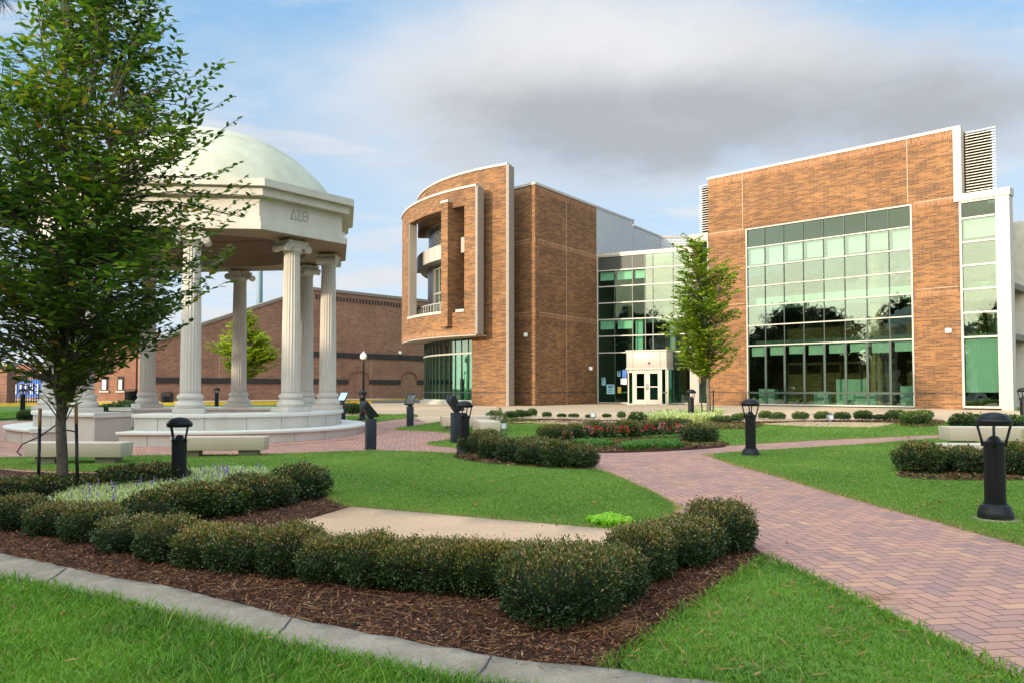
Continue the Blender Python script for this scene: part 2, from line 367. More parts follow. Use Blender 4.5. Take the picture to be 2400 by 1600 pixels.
def glass(name, tint=(.30, .62, .47), refl=(.62, .92, .80), wob=.02, f0=.22):
    n = NT(name); tr = n.N('ShaderNodeBsdfTransparent'); tr.inputs[0].default_value = (*tint, 1)
    gl = n.N('ShaderNodeBsdfGlossy'); gl.inputs[0].default_value = (*refl, 1); gl.inputs['Roughness'].default_value = .015
    uv = n.obj((1, 1, 1), src='UV'); wv = n.noise(uv, 1.1, 2, .5); bp = n.N('ShaderNodeBump'); bp.inputs['Strength'].default_value = wob * 3; bp.inputs['Distance'].default_value = .1
    n.L(wv, bp.inputs['Height']); n.L(bp.outputs[0], gl.inputs['Normal'])
    lw = n.N('ShaderNodeLayerWeight'); lw.inputs[0].default_value = .35
    fac = n.M('ADD', n.M('MULTIPLY', lw.outputs['Facing'], .62), f0, clamp=True)
    m = n.N('ShaderNodeMixShader'); n.L(fac, m.inputs[0]); n.L(tr.outputs[0], m.inputs[1]); n.L(gl.outputs[0], m.inputs[2]); n.L(m.outputs[0], n.out.inputs[0]); return n.m
def stone(name, c, stain=.12):
    n = NT(name); p = n.pos(); a = n.noise(n.pos((1, 1, .25)), 1.6, 6, .65); f = n.noise(p, 90, 3, .6)
    cc = n.mix(1.0, c, n.ramp(a, [(.3, (1 - stain, 1 - stain * 1.1, 1 - stain * 1.4)), (.62, (1.04,) * 3)]), 'MULTIPLY')
    n.col(n.mix(1.0, cc, n.ramp(f, [(.3, (.95,) * 3), (.7, (1.04,) * 3)]), 'MULTIPLY')); n.set(Roughness=.8); n.bump(f, .15, .003); return n.m
def ridged(name, c, period=.12, vertical=False, rough=.45):
    n = NT(name); uv = n.obj(src='UV'); sp = n.N('ShaderNodeSeparateXYZ'); n.L(uv, sp.inputs[0])
    w = n.M('SINE', n.M('MULTIPLY', sp.outputs[0 if vertical else 1], 6.2832 / period)); n.col(n.mix(n.rng(w, -1, 1, 0, 1), tuple(v * .88 for v in c), c)); n.set(Roughness=rough); n.bump(w, .6, .02); return n.m
def bark(name, a, b):
    n = NT(name); v = n.noise(n.pos((3, 3, 14)), 4, 5, .7, .6); w = n.noise(n.pos((1, 1, .4)), 5, 4, .6)
    n.col(n.mix(1.0, n.ramp(v, [(.3, a), (.7, b)]), n.ramp(w, [(.3, (.75,) * 3), (.7, (1.2,) * 3)]), 'MULTIPLY')); n.set(Roughness=.9); n.bump(v, .6, .01); return n.m

MT = dict(
    brick=brick('tan_roman_brick', (.315, .148, .050), (.175, .076, .032), (.27, .175, .105), (.042, .022, .018), .40, .085, 1.15),
    brick_plain=brick('soldier_brick', (.36, .17, .07), (.24, .10, .045), (.38, .26, .17), (.12, .055, .035), .09, .27, .8),
    brown=brick('brown_brick', (.37, .18, .115), (.29, .135, .09), (.32, .21, .15), (.10, .045, .03), .30, .085, .35),
    brown_dark=plain('dark_brick_band', (.035, .027, .026), .8), brown_lt=brick('red_brown_brick', (.30, .13, .075), (.24, .10, .06), (.27, .17, .12), (.14, .06, .04), .25, .08, .3),
    dash=brick('black_brick_course', (.03, .03, .035), (.16, .09, .06), (.2, .13, .08), (.02, .02, .025), .40, .085, .7),
    joint=plain('sealant_joint', (.47, .34, .24), .8), coping=plain('white_metal_coping', (.44, .42, .38), .4, var=.1),
    frame=plain('white_window_frame', (.44, .43, .39), .35, var=.03), mullion=plain('dark_green_mullion', (.025, .05, .043), .4),
    panel=plain('pale_metal_panel', (.42, .39, .355), .4, var=.04), panel_grey=plain('grey_render', (.26, .22, .19), .6, var=.06),
    soffit=plain('beige_soffit', (.42, .36, .30), .7, var=.05), glass=glass('green_tinted_glass', (.40, .62, .51), (.54, .74, .65), .018, .22), glass_low=glass('low_reflection_green_glass', (.42, .72, .58), (.50, .80, .68), .012, .02),
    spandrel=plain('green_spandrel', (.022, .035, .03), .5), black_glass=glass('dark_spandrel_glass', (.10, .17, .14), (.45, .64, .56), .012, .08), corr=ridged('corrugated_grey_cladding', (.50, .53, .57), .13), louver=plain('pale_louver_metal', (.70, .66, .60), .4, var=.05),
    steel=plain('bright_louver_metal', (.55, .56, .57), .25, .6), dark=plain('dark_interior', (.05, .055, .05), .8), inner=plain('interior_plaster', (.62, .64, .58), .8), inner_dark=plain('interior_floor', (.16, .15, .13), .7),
    inner_col=plain('interior_clad_column', (.52, .26, .13), .6), blind=plain('white_roller_blind', (.84, .82, .76), .8), vblind=ridged('pleated_vertical_blind', (.80, .86, .80), .11, True, .8),
    stone=stone('cast_limestone', (.60, .56, .515)), stone_w=stone('white_bench_stone', (.74, .72, .68), .07), stone_dk=plain('dark_stone_and_groove_shade', (.30, .26, .22), .9), stone_warm=stone('tan_bench_stone', (.66, .53, .44), .06),
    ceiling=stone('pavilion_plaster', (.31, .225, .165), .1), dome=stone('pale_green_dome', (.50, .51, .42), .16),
    paving=herring(), agg=aggregate('tan_exposed_aggregate', (.66, .425, .285)), plaza=aggregate('pale_plaza_aggregate', (.58, .41, .28)), curb=concrete_old(), mulch=mulch_m(),
    asphalt=plain('asphalt', (.06, .06, .065), .9, bump=.3), yellow=plain('yellow_curb_paint', (.75, .45, .04), .7), side=plain('pale_pavement', (.45, .36, .32), .9),
    black=plain('black_powder_coat', (.0065, .0075, .010), .42, var=.2, bump=.12, spec=.35), black_green=plain('dark_green_paint', (.012, .03, .03), .45), slate=plain('slate_blue_metal', (.022, .030, .045), .5, spec=.35), plate=plain('polished_plaque', (.55, .56, .58), .12, .9),
    globe=plain('milky_globe', (.85, .85, .83), .3), lampglass=plain('lamp_cone', (.03, .03, .035), .25), zinc=plain('zinc_box', (.42, .47, .52), .4, .5), strap=plain('rubber_strap', (.02, .02, .02), .6), brass=plain('brass_plaque', (.62, .50, .25), .35, .4),
    white_led=plain('white_fixture', (.85, .85, .82), .4), blue=plain('blue_banner', (.04, .16, .62), .6), white=plain('white_banner', (.80, .82, .85), .6), red=plain('red_banner', (.5, .04, .04), .6), poster=plain('cyan_poster', (.30, .62, .70), .6), yposter=plain('yellow_poster', (.7, .5, .05), .6), navy=plain('navy_ink', (.02, .03, .12), .6),
    lawn=lawn_soil('lawn_turf', (.11, .20, .03), (.18, .29, .05)), field=lawn_soil('distant_lawn', (.06, .14, .03), (.09, .19, .04)),
    blade=leafy('lawn_blades', [(0, (.10, .20, .03)), (.45, (.165, .29, .045)), (.8, (.23, .35, .065)), (.93, (.38, .35, .13)), (1, (.44, .34, .17))], .6, .3, gloss=.25, patch=1),
    blade_near=leafy('lush_lawn_blades', [(0, (.07, .17, .02)), (.4, (.16, .32, .03)), (.8, (.26, .44, .05)), (.94, (.36, .46, .11)), (1, (.46, .29, .12))], .55, .3, gloss=.3, patch=1),
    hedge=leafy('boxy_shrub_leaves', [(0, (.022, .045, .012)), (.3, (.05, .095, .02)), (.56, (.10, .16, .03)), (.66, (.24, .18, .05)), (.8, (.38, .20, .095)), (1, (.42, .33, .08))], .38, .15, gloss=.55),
    hedge_far=leafy('green_shrub_leaves', [(0, (.03, .065, .02)), (.4, (.065, .135, .035)), (.6, (.12, .19, .05)), (.8, (.22, .22, .07)), (1, (.30, .22, .09))], .5, .15, gloss=.35),
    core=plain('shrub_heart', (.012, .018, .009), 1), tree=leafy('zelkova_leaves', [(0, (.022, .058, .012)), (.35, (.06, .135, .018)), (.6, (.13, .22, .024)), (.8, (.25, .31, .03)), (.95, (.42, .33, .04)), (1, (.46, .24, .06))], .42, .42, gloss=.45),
    tree2=leafy('young_tree_leaves', [(0, (.11, .18, .015)), (.4, (.23, .32, .022)), (.8, (.36, .43, .03)), (1, (.44, .34, .04))], .5, .35, gloss=.3), tree3=leafy('yellow_green_leaves', [(0, (.20, .28, .015)), (.5, (.38, .46, .022)), (1, (.55, .55, .04))], .5, .35, gloss=.3),
    darktree=leafy('shade_tree_leaves', [(0, (.012, .03, .01)), (.5, (.03, .065, .018)), (1, (.06, .10, .025))], .5, .2), bark=bark('grey_brown_bark', (.085, .06, .045), (.24, .19, .155)), bark_dk=bark('dark_bark', (.06, .045, .036), (.19, .15, .12)),
    lir=leafy('variegated_leaves', [(0, (.26, .38, .07)), (.4, (.50, .56, .20)), (.7, (.78, .76, .44)), (1, (.88, .84, .62))], .5, .25), spike=plain('lilac_flower', (.22, .15, .34), .7), low=leafy('low_green_blades', [(0, (.05, .14, .02)), (1, (.14, .28, .05))], .5, .3),
    lime=leafy('lime_leaves', [(0, (.20, .45, .02)), (1, (.42, .68, .05))], .5, .35), flr=plain('red_petals', (.55, .015, .02), .6), flp=plain('pink_petals', (.68, .20, .22), .6), flo=plain('rust_petals', (.38, .13, .07), .6),
    litter=leafy('fallen_needles_and_leaves', [(0, (.10, .05, .025)), (.5, (.36, .16, .06)), (.85, (.48, .28, .12)), (1, (.6, .52, .4))], .8, .1), chip=leafy('bark_chips', [(0, (.035, .015, .009)), (.5, (.125, .046, .026)), (.85, (.25, .10, .055)), (1, (.42, .27, .18))], .9, 0, gloss=.1),
    wood=plain('stake_wood', (.30, .16, .08), .8), glasscar=plain('car_window', (.02, .02, .025), .1), )

# ------------------------------------------------------------------ ground sheets
def inside(P, poly):
    P = np.asarray(P, float); poly = np.asarray(poly, float)[:, :2]; x, y = P[:, 0], P[:, 1]; r = np.zeros(len(P), bool); j = len(poly) - 1
    for i in range(len(poly)):
        xi, yi = poly[i]; xj, yj = poly[j]
        c = ((yi > y) != (yj > y)) & (x < (xj - xi) * (y - yi) / (yj - yi + 1e-12) + xi); r ^= c; j = i
    return r
def smooth_poly(p, step=.5):
    out = []
    n = len(p)
    for i in range(n):
        a, b = Vector(p[i][:2]), Vector(p[(i + 1) % n][:2]); k = max(1, min(60, int((b - a).length / step)))
        out += [a + (b - a) * (t / k) for t in range(k)]
    return out
def rounded(p, it=2):
    p = [Vector(q[:2]) for q in p]
    for _ in range(it):
        q = []
        for i in range(len(p)):
            a, b = p[i], p[(i + 1) % len(p)]; q += [a * .75 + b * .25, a * .25 + b * .75]
        p = q
    return p
def zgrid(P):
    X, Y = P[:, 0], P[:, 1]; r = np.interp(Y, [0, 8, 16, 27, 40], [0, 0, .09, .26, .38]); t = np.clip((Y - 20) / 15, 0, 1); t = t * t * (3 - 2 * t)
    return r + .012 * np.clip(X, -20, 20) * (1 - t)
def sheet(name, poly, dz, mat, step=1.0, jag=0, skirt=0.05, kind='structure'):
    b = smooth_poly(poly, min(step, .4) if jag else step)
    if jag: b = [p + Vector((random.gauss(0, jag), random.gauss(0, jag))) for p in b]
    A = np.array([tuple(p) for p in b]); lo, hi = A.min(0), A.max(0)
    gx, gy = np.meshgrid(np.arange(lo[0], hi[0], step), np.arange(lo[1], hi[1], step)); G = np.stack([gx.ravel(), gy.ravel()], 1) + .013
    G = G[inside(G, A)]
    vs = [Vector(p) for p in A.tolist()] + [Vector(p) for p in G.tolist()]
    n = len(A); v, e, f, _, _, _ = delaunay_2d_cdt(vs, [], [list(range(n))], 1, 1e-4)
    V = np.array([tuple(p) for p in v]); z = zgrid(V) + dz; V3 = np.column_stack([V, z]).tolist(); F = [list(q) for q in f]
    F = [q if ((V[q[1]][0] - V[q[0]][0]) * (V[q[2]][1] - V[q[0]][1]) - (V[q[1]][1] - V[q[0]][1]) * (V[q[2]][0] - V[q[0]][0])) > 0 else q[::-1] for q in F]
    if skirt:
        cnt = {}
        for q in F:
            for a in range(len(q)): k = (q[a], q[(a + 1) % len(q)]); cnt[k] = 1
        for (a, c) in list(cnt):
            if (c, a) not in cnt:
                i = len(V3); V3 += [[*V3[a][:2], V3[a][2] - skirt], [*V3[c][:2], V3[c][2] - skirt]]; F.append([c, a, i, i + 1])
    o = link(name, np_mesh(name, V3, [i for q in F for i in q], [len(q) for q in F], mat)); return tag(o, kind=kind), A
def pg(*pts): return [gd(*p) for p in pts]
def ext(p, k): return Vector((p[0] * k, p[1] * k))
# base ground to the horizon
gm = MB(); GX = [-600, -120, -40, -20, -12, -6, 0, 6, 12, 20, 40, 120, 600]; GY = [-300, -60, -10, 0, 4, 8, 12, 16, 20, 24, 27, 31, 35, 40, 60, 120, 900]
for i in range(len(GX) - 1):
    for j in range(len(GY) - 1):
        gm.face([(a, b, ground_z(a, b) - .05) for a, b in ((GX[i], GY[j]), (GX[i + 1], GY[j]), (GX[i + 1], GY[j + 1]), (GX[i], GY[j + 1]))])
tag(gm.build('ground', MT['field']), kind='structure')
# plaza in front of the building
PLZ = [gd(820, 953), gd(860, 960), gd(960, 975), gd(1150, 1000), gd(1650, 1000), gd(2200, 992), Vector((22, 16)), Vector((45, 18)), Vector((48, 66)), Vector((-12, 66)), Vector((-14, 52)), gd(700, 944)]
sheet('plaza', PLZ, .0, MT['plaza'], 2.0)
rd = [Vector((-70, 47)), Vector((-30, 47.5)), Vector((-14, 51.5)), Vector((-6, 56)), Vector((-2, 70)), Vector((-8, 70)), Vector((-13, 62)), Vector((-20, 53.5)), Vector((-70, 52))]
sheet('road', rd, .012, MT['asphalt'], 3)
# brick paving: everything between the lawns
BRK = [gd(-500, 985), gd(-200, 968), gd(0, 966), gd(120, 962), Vector((-11, 30.5)), Vector((-6, 29.5)), gd(840, 968), gd(952, 958), gd(990, 975), gd(1180, 1010), gd(1660, 1000), gd(2400, 980),
       gd(2700, 985), gd(2900, 1200), gd(2900, 1500), gd(2420, 1720), gd(2300, 1600), gd(2050, 1480), gd(1700, 1310), gd(1500, 1220), gd(1300, 1120), gd(840, 1090), gd(300, 1110), gd(-500, 1110)]
sheet('brick_path', BRK, .004, MT['paving'], .9)
# near beds
MUL = [gd(-600, 1078), gd(-100, 1075), gd(0, 1078), gd(60, 1084), gd(400, 1094), gd(620, 1112), gd(735, 1141), gd(800, 1166), gd(1100, 1196), gd(1445, 1226), gd(1560, 1178), gd(1722, 1240), gd(1757, 1285),
       gd(1640, 1362), gd(1560, 1424), gd(1400, 1540), gd(1440, 1590), gd(1100, 1530), gd(900, 1490), gd(600, 1425), gd(235, 1345), gd(0, 1290), gd(-400, 1225), gd(-900, 1150)]
mulch_o, MULA = sheet('mulch', MUL, .012, MT['mulch'], .35, jag=.012)
PADS = []
for q in ([(640, 1216), (560, 1238), (700, 1290), (1100, 1320), (1390, 1300), (1520, 1220), (1448, 1222), (1100, 1192), (808, 1166)], [(-60, 1130), (92, 1118), (60, 1106), (0, 1097), (-90, 1092), (-260, 1092), (-260, 1130)]):
    PADS.append(sheet('aggregate_pad', pg(*q), .022, MT['agg'], .5)[1])
# curb strip
cu = [gd(-900, 1140), gd(-400, 1215), gd(0, 1279), gd(100, 1298), gd(235, 1331), gd(400, 1361), gd(600, 1411), gd(760, 1448), gd(900, 1477), gd(1100, 1514), gd(1300, 1541), gd(1500, 1563), gd(1800, 1600), gd(2200, 1660), gd(2200, 1900)]
cl = [gd(1500, 1720), gd(1200, 1600), gd(1000, 1562), gd(800, 1524), gd(600, 1479), gd(400, 1424), gd(200, 1374), gd(100, 1353), gd(0, 1340), gd(-400, 1270), gd(-900, 1180)]
curb_o, CURA = sheet('curb', cu + cl, .035, MT['curb'], .12, jag=.012, skirt=.06)
jm = MB()
for a_, b_ in (((152, 1314), (92, 1354)), ((672, 1428), (622, 1484)), ((1130, 1519), (1085, 1581))):
    P_, Q_ = gd(*a_), gd(*b_); m_ = (P_ + Q_) / 2; n_ = Vector((-(Q_ - P_).y, (Q_ - P_).x, 0)).normalized() * .006; w_ = Vector((.012, .008, 0)); z_ = Vector((0, 0, .0385)); jm.face([P_ - n_ + z_, m_ + w_ - n_ + z_, m_ + w_ + n_ + z_, P_ + n_ + z_]); jm.face([m_ + w_ - n_ + z_, Q_ - n_ + z_, Q_ + n_ + z_, m_ + w_ + n_ + z_])
tag(jm.build('curb_joint', MT['asphalt']), kind='structure')
LAWN1 = [gd(-500, 1052), gd(0, 1053), gd(390, 1047), gd(600, 1046), gd(840, 1036), gd(1035, 1041), gd(1200, 1063), gd(1365, 1078), gd(1430, 1102), gd(1500, 1135), gd(1562, 1170), gd(1500, 1205), gd(1448, 1219), gd(1300, 1207), gd(1100, 1191), gd(900, 1172), gd(800, 1163), gd(735, 1137), gd(620, 1107), gd(400, 1089), gd(60, 1080), gd(0, 1074), gd(-500, 1070)]
LAWN2 = [gd(893, 986), gd(960, 978), gd(1030, 966), gd(1080, 957), gd(1150, 957), gd(1300, 975), gd(1500, 978), gd(1640, 975), gd(2050, 972), gd(2180, 970), gd(2400, 965), gd(2600, 968), gd(2600, 985), gd(2170, 997), gd(2050, 1003), gd(1900, 1009), gd(1750, 1018), gd(1660, 1024), gd(1500, 1034), gd(1366, 1038), gd(1250, 1040), gd(1120, 1030), gd(1060, 1029), gd(1000, 1024), gd(975, 1018), gd(1030, 1012), gd(1052, 1003), gd(1035, 995), gd(1000, 991), gd(950, 988)]
LAWN3 = [gd(1622, 1045), gd(1700, 1040), gd(1850, 1030), gd(2000, 1021), gd(2100, 1012), gd(2175, 1007), gd(2500, 1000), gd(2700, 1010), gd(2800, 1160), gd(2500, 1290), gd(2352, 1254), gd(2200, 1211), gd(2050, 1171), gd(1900, 1129), gd(1780, 1092), gd(1690, 1068)]
LAWN4 = [gd(1760, 1284), gd(1900, 1350), gd(2080, 1440), gd(2300, 1545), gd(2400, 1600), gd(2500, 1680), gd(2300, 1700), gd(1950, 1615), gd(1600, 1570), gd(1400, 1540), gd(1500, 1465), gd(1600, 1398), gd(1690, 1335)]
LAWN5 = [gd(-800, 1190), gd(-400, 1268), gd(0, 1335), gd(100, 1350), gd(200, 1371), gd(400, 1421), gd(600, 1476), gd(800, 1521), gd(1000, 1560), gd(1200, 1598), gd(1600, 1750), gd(800, 2100), gd(-500, 2100), gd(-900, 1500)]
LAWN6 = [gd(797, 967), gd(800, 955), gd(870, 952), gd(957, 952), gd(960, 956), gd(930, 960), gd(860, 969)]
LAWN7 = [gd(-500, 946), gd(0, 944), gd(240, 946), gd(400, 940), gd(700, 937), gd(700, 948), Vector((-11, 29.6)), gd(310, 985), gd(240, 990), gd(120, 960), gd(60, 956), gd(0, 961), gd(-500, 975)]
lawns = [sheet('lawn', L, dz, MT['lawn'], .6, jag=j, skirt=.05)[1] for L, dz, j in ((rounded(LAWN1, 1), .03, .008), (rounded(LAWN2, 1), .03, .012), (rounded(LAWN3, 1), .03, .008), (rounded(LAWN4, 1), .025, .008), (rounded(LAWN5, 1), .02, .006), (LAWN6, .028, 0), (LAWN7, .028, 0))]
# mulch islands on the far lawns
isl = [[(1035, 1048), (1090, 1040), (1200, 1040), (1363, 1040), (1366, 1081), (1280, 1078), (1150, 1070), (1060, 1060)],
       [(1240, 1022), (1380, 1010), (1560, 1004), (1640, 1012), (1690, 1024), (1560, 1035), (1372, 1041), (1290, 1036)],
       [(1120, 968), (1200, 962), (1500, 968), (1560, 968), (1560, 985), (1480, 985), (1300, 972), (1150, 976)],
       [(1600, 984), (1640, 970), (1900, 968), (2150, 964), (2176, 970), (2150, 981), (2085, 983), (2050, 972), (1760, 972), (1740, 987), (1640, 988)],
       [(2045, 1098), (2090, 1078), (2200, 1072), (2500, 1070), (2600, 1105), (2352, 1108), (2150, 1108)], [(2180, 998), (2352, 990), (2560, 995), (2560, 1004), (2300, 1006)]]
ISL = [sheet('mulch', rounded(pg(*q), 1), .04, MT['mulch'], .5, jag=.01)[1] for q in isl]
for q in ([(1160, 972), (1260, 967), (1470, 968), (1478, 976), (1300, 975)], [(1745, 975), (1850, 970), (2062, 973), (2015, 983), (1850, 981)]):
    sheet('aggregate_pad', pg(*q), .05, MT['agg'], .6)
# yellow painted kerb along the road and pale pavement behind it
yk = MB()
for P, Q in (((-70, 46.6), (-30, 47.1)), ((-30, 47.1), (-13.8, 51.2)), ((-13.8, 51.2), (-9.5, 53.4))): yk.wall(P, Q, .3, .52, .3)
tag(yk.build('kerb', MT['yellow']), kind='structure')
yk = MB()
for P, Q in (((-70, 52.3), (-20.5, 53.8)), ((-20.5, 53.8), (-13.5, 62.3)), ((-13.5, 62.3), (-8.3, 70))): yk.wall(P, Q, .3, .50, .25)
tag(yk.build('kerb', MT['yellow']), kind='structure')
sheet('pavement', [Vector((-70, 52.6)), Vector((-20.8, 54.1)), Vector((-13.8, 62.6)), Vector((-9, 70)), Vector((-12, 74)), Vector((-70, 74))], .08, MT['side'], 4)

# ------------------------------------------------------------------ scattering on the ground
def scatter(poly, dens, ymax=None):
    A = np.array([tuple(p[:2]) for p in poly]); lo, hi = A.min(0), A.max(0); n = int((hi[0] - lo[0]) * (hi[1] - lo[1]) * dens)
    P = RNG.uniform(lo, hi, (n, 2)); return P[inside(P, A)]
def visible(P, m=1.06):            # keep what the photograph could show, with a margin for a step to the side
    s = P[:, 0] / np.maximum(P[:, 1], .1); return P[(P[:, 1] > 2.3) & (np.abs(s) < .649 * m + .6 / np.maximum(P[:, 1], 1))]
def blades(P, z0, h, w, lean=.5, nseg=1, tone=None, hv=.4):
    n = len(P); a = RNG.uniform(0, 6.283, n); b = RNG.uniform(0, 6.283, n); H = h * (1 + RNG.uniform(-hv, hv, n)); ln = H * lean * RNG.uniform(.2, 1.3, n)
    z = zgrid(P) + z0; wx, wy = np.cos(a) * w / 2, np.sin(a) * w / 2; lx, ly = np.cos(b) * ln, np.sin(b) * ln
    base = np.column_stack([P, z]); r = RNG.uniform(0, 1, n) if tone is None else tone
    if nseg == 1:
        V = np.stack([base + np.column_stack([-wx, -wy, 0 * wx]), base + np.column_stack([wx, wy, 0 * wx]), base + np.column_stack([lx, ly, H])], 1).reshape(-1, 3)
        F = np.arange(3 * n); C = np.full(n, 3); A = np.repeat(r, 3)
    else:
        m = base + np.column_stack([lx * .35, ly * .35, H * .62]); k = .8
        V = np.stack([base + np.column_stack([-wx, -wy, 0 * wx]), base + np.column_stack([wx, wy, 0 * wx]), m + np.column_stack([wx * k, wy * k, 0 * wx]), m + np.column_stack([-wx * k, -wy * k, 0 * wx]), base + np.column_stack([lx, ly, H])], 1).reshape(-1, 3)
        i = np.arange(n)[:, None] * 5; F = np.concatenate([i + [0, 1, 2, 3], i + [3, 2, 4]], 1).ravel(); C = np.tile([4, 3], n); A = np.repeat(r, 5)
    return V, F, C, A
def stuff(name, parts, mat, label, cat):
    V, F, C, A = [], [], [], []; o = 0
    for v, f, c, a in parts: V.append(v); F.append(f + o); C.append(c); A.append(a); o += len(v)
    me = np_mesh(name, np.concatenate(V), np.concatenate(F), np.concatenate(C), mat, attr={'rnd': np.concatenate(A)})
    return tag(link(name, me), label, cat, kind='stuff')
def lump(P, s=1.0, seed=0):        # slow patchiness for height and tone
    return .5 + .25 * np.sin(P[:, 0] * 2.1 * s + seed) * np.cos(P[:, 1] * 1.7 * s + seed * 2) + .25 * np.sin(P[:, 0] * .8 * s + P[:, 1] * 1.1 * s + seed * 3)
def tone(P, s=1, seed=0, sp=.55): return np.clip(lump(P, s, seed) * .5 + RNG.uniform(-sp / 2, sp / 2, len(P)) + .12, 0, .92)
def edge_strip(poly, wid, dens):
    q = smooth_poly([Vector(p) for p in poly], .05); q = np.array([tuple(p) for p in q]); n = int(len(q) * .05 * wid * dens)
    i = RNG.integers(0, len(q), n); return q[i] + RNG.normal(0, wid / 2, (n, 2))
bl = []
for poly, d in ((lawns[0], 4200), (lawns[2], 4200)):
    P = visible(scatter(poly, d)); Y = P[:, 1]; keep = RNG.uniform(0, 1, len(P)) < np.clip((9 / Y) ** 1.3, .18, 1); P = P[keep]
    T = tone(P, 1.3, 1); T[RNG.uniform(0, 1, len(P)) < .02] = 1.0; bl.append(blades(P, .024, .026, .010, 1.2, hv=.35, tone=T))
P = visible(scatter(lawns[1], 500)); bl.append(blades(P, .02, .045, .018, .9, tone=tone(P, .8, 3)))
for k in (5, 6): P = visible(scatter(lawns[k], 250)); bl.append(blades(P, .02, .05, .024, .9, tone=tone(P, .8, 3)))
for poly, wid, d in ((LAWN1, .07, 3000), (LAWN2, .12, 900), (LAWN3, .09, 2600)):     # straw-coloured, longer blades on the trimmed edges
    P = visible(edge_strip([p[:2] for p in poly], wid, d)); bl.append(blades(P, .012, .045, .008, 1.1, tone=np.clip(RNG.normal(.93, .12, len(P)), 0, 1)))
stuff('grass', bl, MT['blade'], 'short mown green lawn between the brick paths', 'grass')
bl = []
P = visible(scatter(lawns[4], 9000)); P = P[RNG.uniform(0, 1, len(P)) < np.clip((4.2 / P[:, 1]) ** 1.2, .3, 1)]
T = tone(P, 2.2, 5); T[RNG.uniform(0, 1, len(P)) < .03] = 1.0; bl.append(blades(P, .015, .040, .0078, 1.25, 2, T, .7))
P = visible(scatter(lawns[4], 45)); bl.append(blades(P, .015, .12, .007, .8, 2, RNG.uniform(.5, 1, len(P)), .5))
P = visible(scatter(lawns[3], 8000)); P = P[RNG.uniform(0, 1, len(P)) < np.clip((4.2 / P[:, 1]) ** 1.2, .3, 1)]
T = tone(P, 1.8, 7); T[RNG.uniform(0, 1, len(P)) < .03] = 1.0; bl.append(blades(P, .018, .024, .0068, 1.3, 2, T, .6))
P = visible(scatter(lawns[3], 35)); bl.append(blades(P, .015, .08, .006, .9, 2, RNG.uniform(.4, 1, len(P)), .5))
for poly, wid, d in ((LAWN4, .07, 5000), (LAWN5, .09, 5000)):
    P = visible(edge_strip([p[:2] for p in poly], wid, d)); bl.append(blades(P, .012, .045, .007, 1.1, 2, tone(P, 2, 2), .6))
stuff('grass', bl, MT['blade_near'], 'lush longer grass in the foreground beside the concrete curb', 'grass')
def flakes(P, z0, L, w, mat_tone, up=.25):        # flat chips and needles lying on the ground
    n = len(P); a = RNG.uniform(0, 6.283, n); l = L * RNG.uniform(.4, 1.4, n) / 2; ww = w * RNG.uniform(.5, 1.4, n) / 2; z = zgrid(P) + z0 + RNG.uniform(0, .012, n); t = RNG.normal(0, up, n)
    c, s = np.cos(a), np.sin(a); ax = np.column_stack([c * l, s * l, t * l]); bx = np.column_stack([-s * ww, c * ww, RNG.normal(0, up, n) * ww]); B = np.column_stack([P, z])
    V = np.stack([B - ax, B + bx, B + ax, B - bx], 1).reshape(-1, 3); return V, np.arange(4 * n), np.full(n, 4), np.repeat(mat_tone, 4)
def offpad(P):
    for q in PADS: P = P[~inside(P, q)]
    return P
P = offpad(visible(scatter(MULA, 4600))); P = P[RNG.uniform(0, 1, len(P)) < np.clip((5.5 / P[:, 1]) ** 1.2, .25, 1)]
ch = [flakes(P, .016, .042, .009, RNG.uniform(0, 1, len(P)) ** 1.5)]
for q in ISL: P = visible(scatter(q, 350)); ch.append(flakes(P, .044, .09, .03, RNG.uniform(0, 1, len(P)) ** 1.5))
stuff('bark_chips', ch, MT['chip'], 'loose brown bark chips covering the planting beds', 'mulch')
li = []
def drop(poly, d, z, L=.11, w=.004, kk=None):
    P = offpad(visible(scatter(poly, d))); return flakes(P, z, L, w, RNG.uniform(.2, .8, len(P)) if kk is None else RNG.uniform(*kk, len(P)), .15)
li += [drop(MULA, 110, .03, .16, .005), drop(lawns[3], 60, .045, .15, .007), drop(lawns[3], 5, .045, .06, .035), drop(lawns[0], 3.0, .045, .09, .04), drop(lawns[2], 5, .045, .10, .035), drop(lawns[1], .6, .05, .10, .07), drop(lawns[4], 4, .06, .08, .02),
       drop(CURA, 3, .045, .06, .008, (.3, 1)), drop(MULA, 1.2, .03, .06, .03, (.7, 1)), drop(BRK, .25, .01, .08, .03)]
c0 = gd(2000, 1373); li.append(flakes(np.array([c0.x, c0.y]) + RNG.normal(0, .09, (50, 2)), .012, .2, .005, RNG.uniform(.3, .6, 50), .05))
c0 = gd(1400, 1440); li.append(flakes(np.array([c0.x, c0.y]) + RNG.normal(0, .12, (160, 2)), .03, .22, .004, RNG.uniform(.3, .6, 160), .1))
stuff('leaf_litter', li, MT['litter'], 'scattered pine needles and dead leaves on lawns and beds', 'leaf litter')

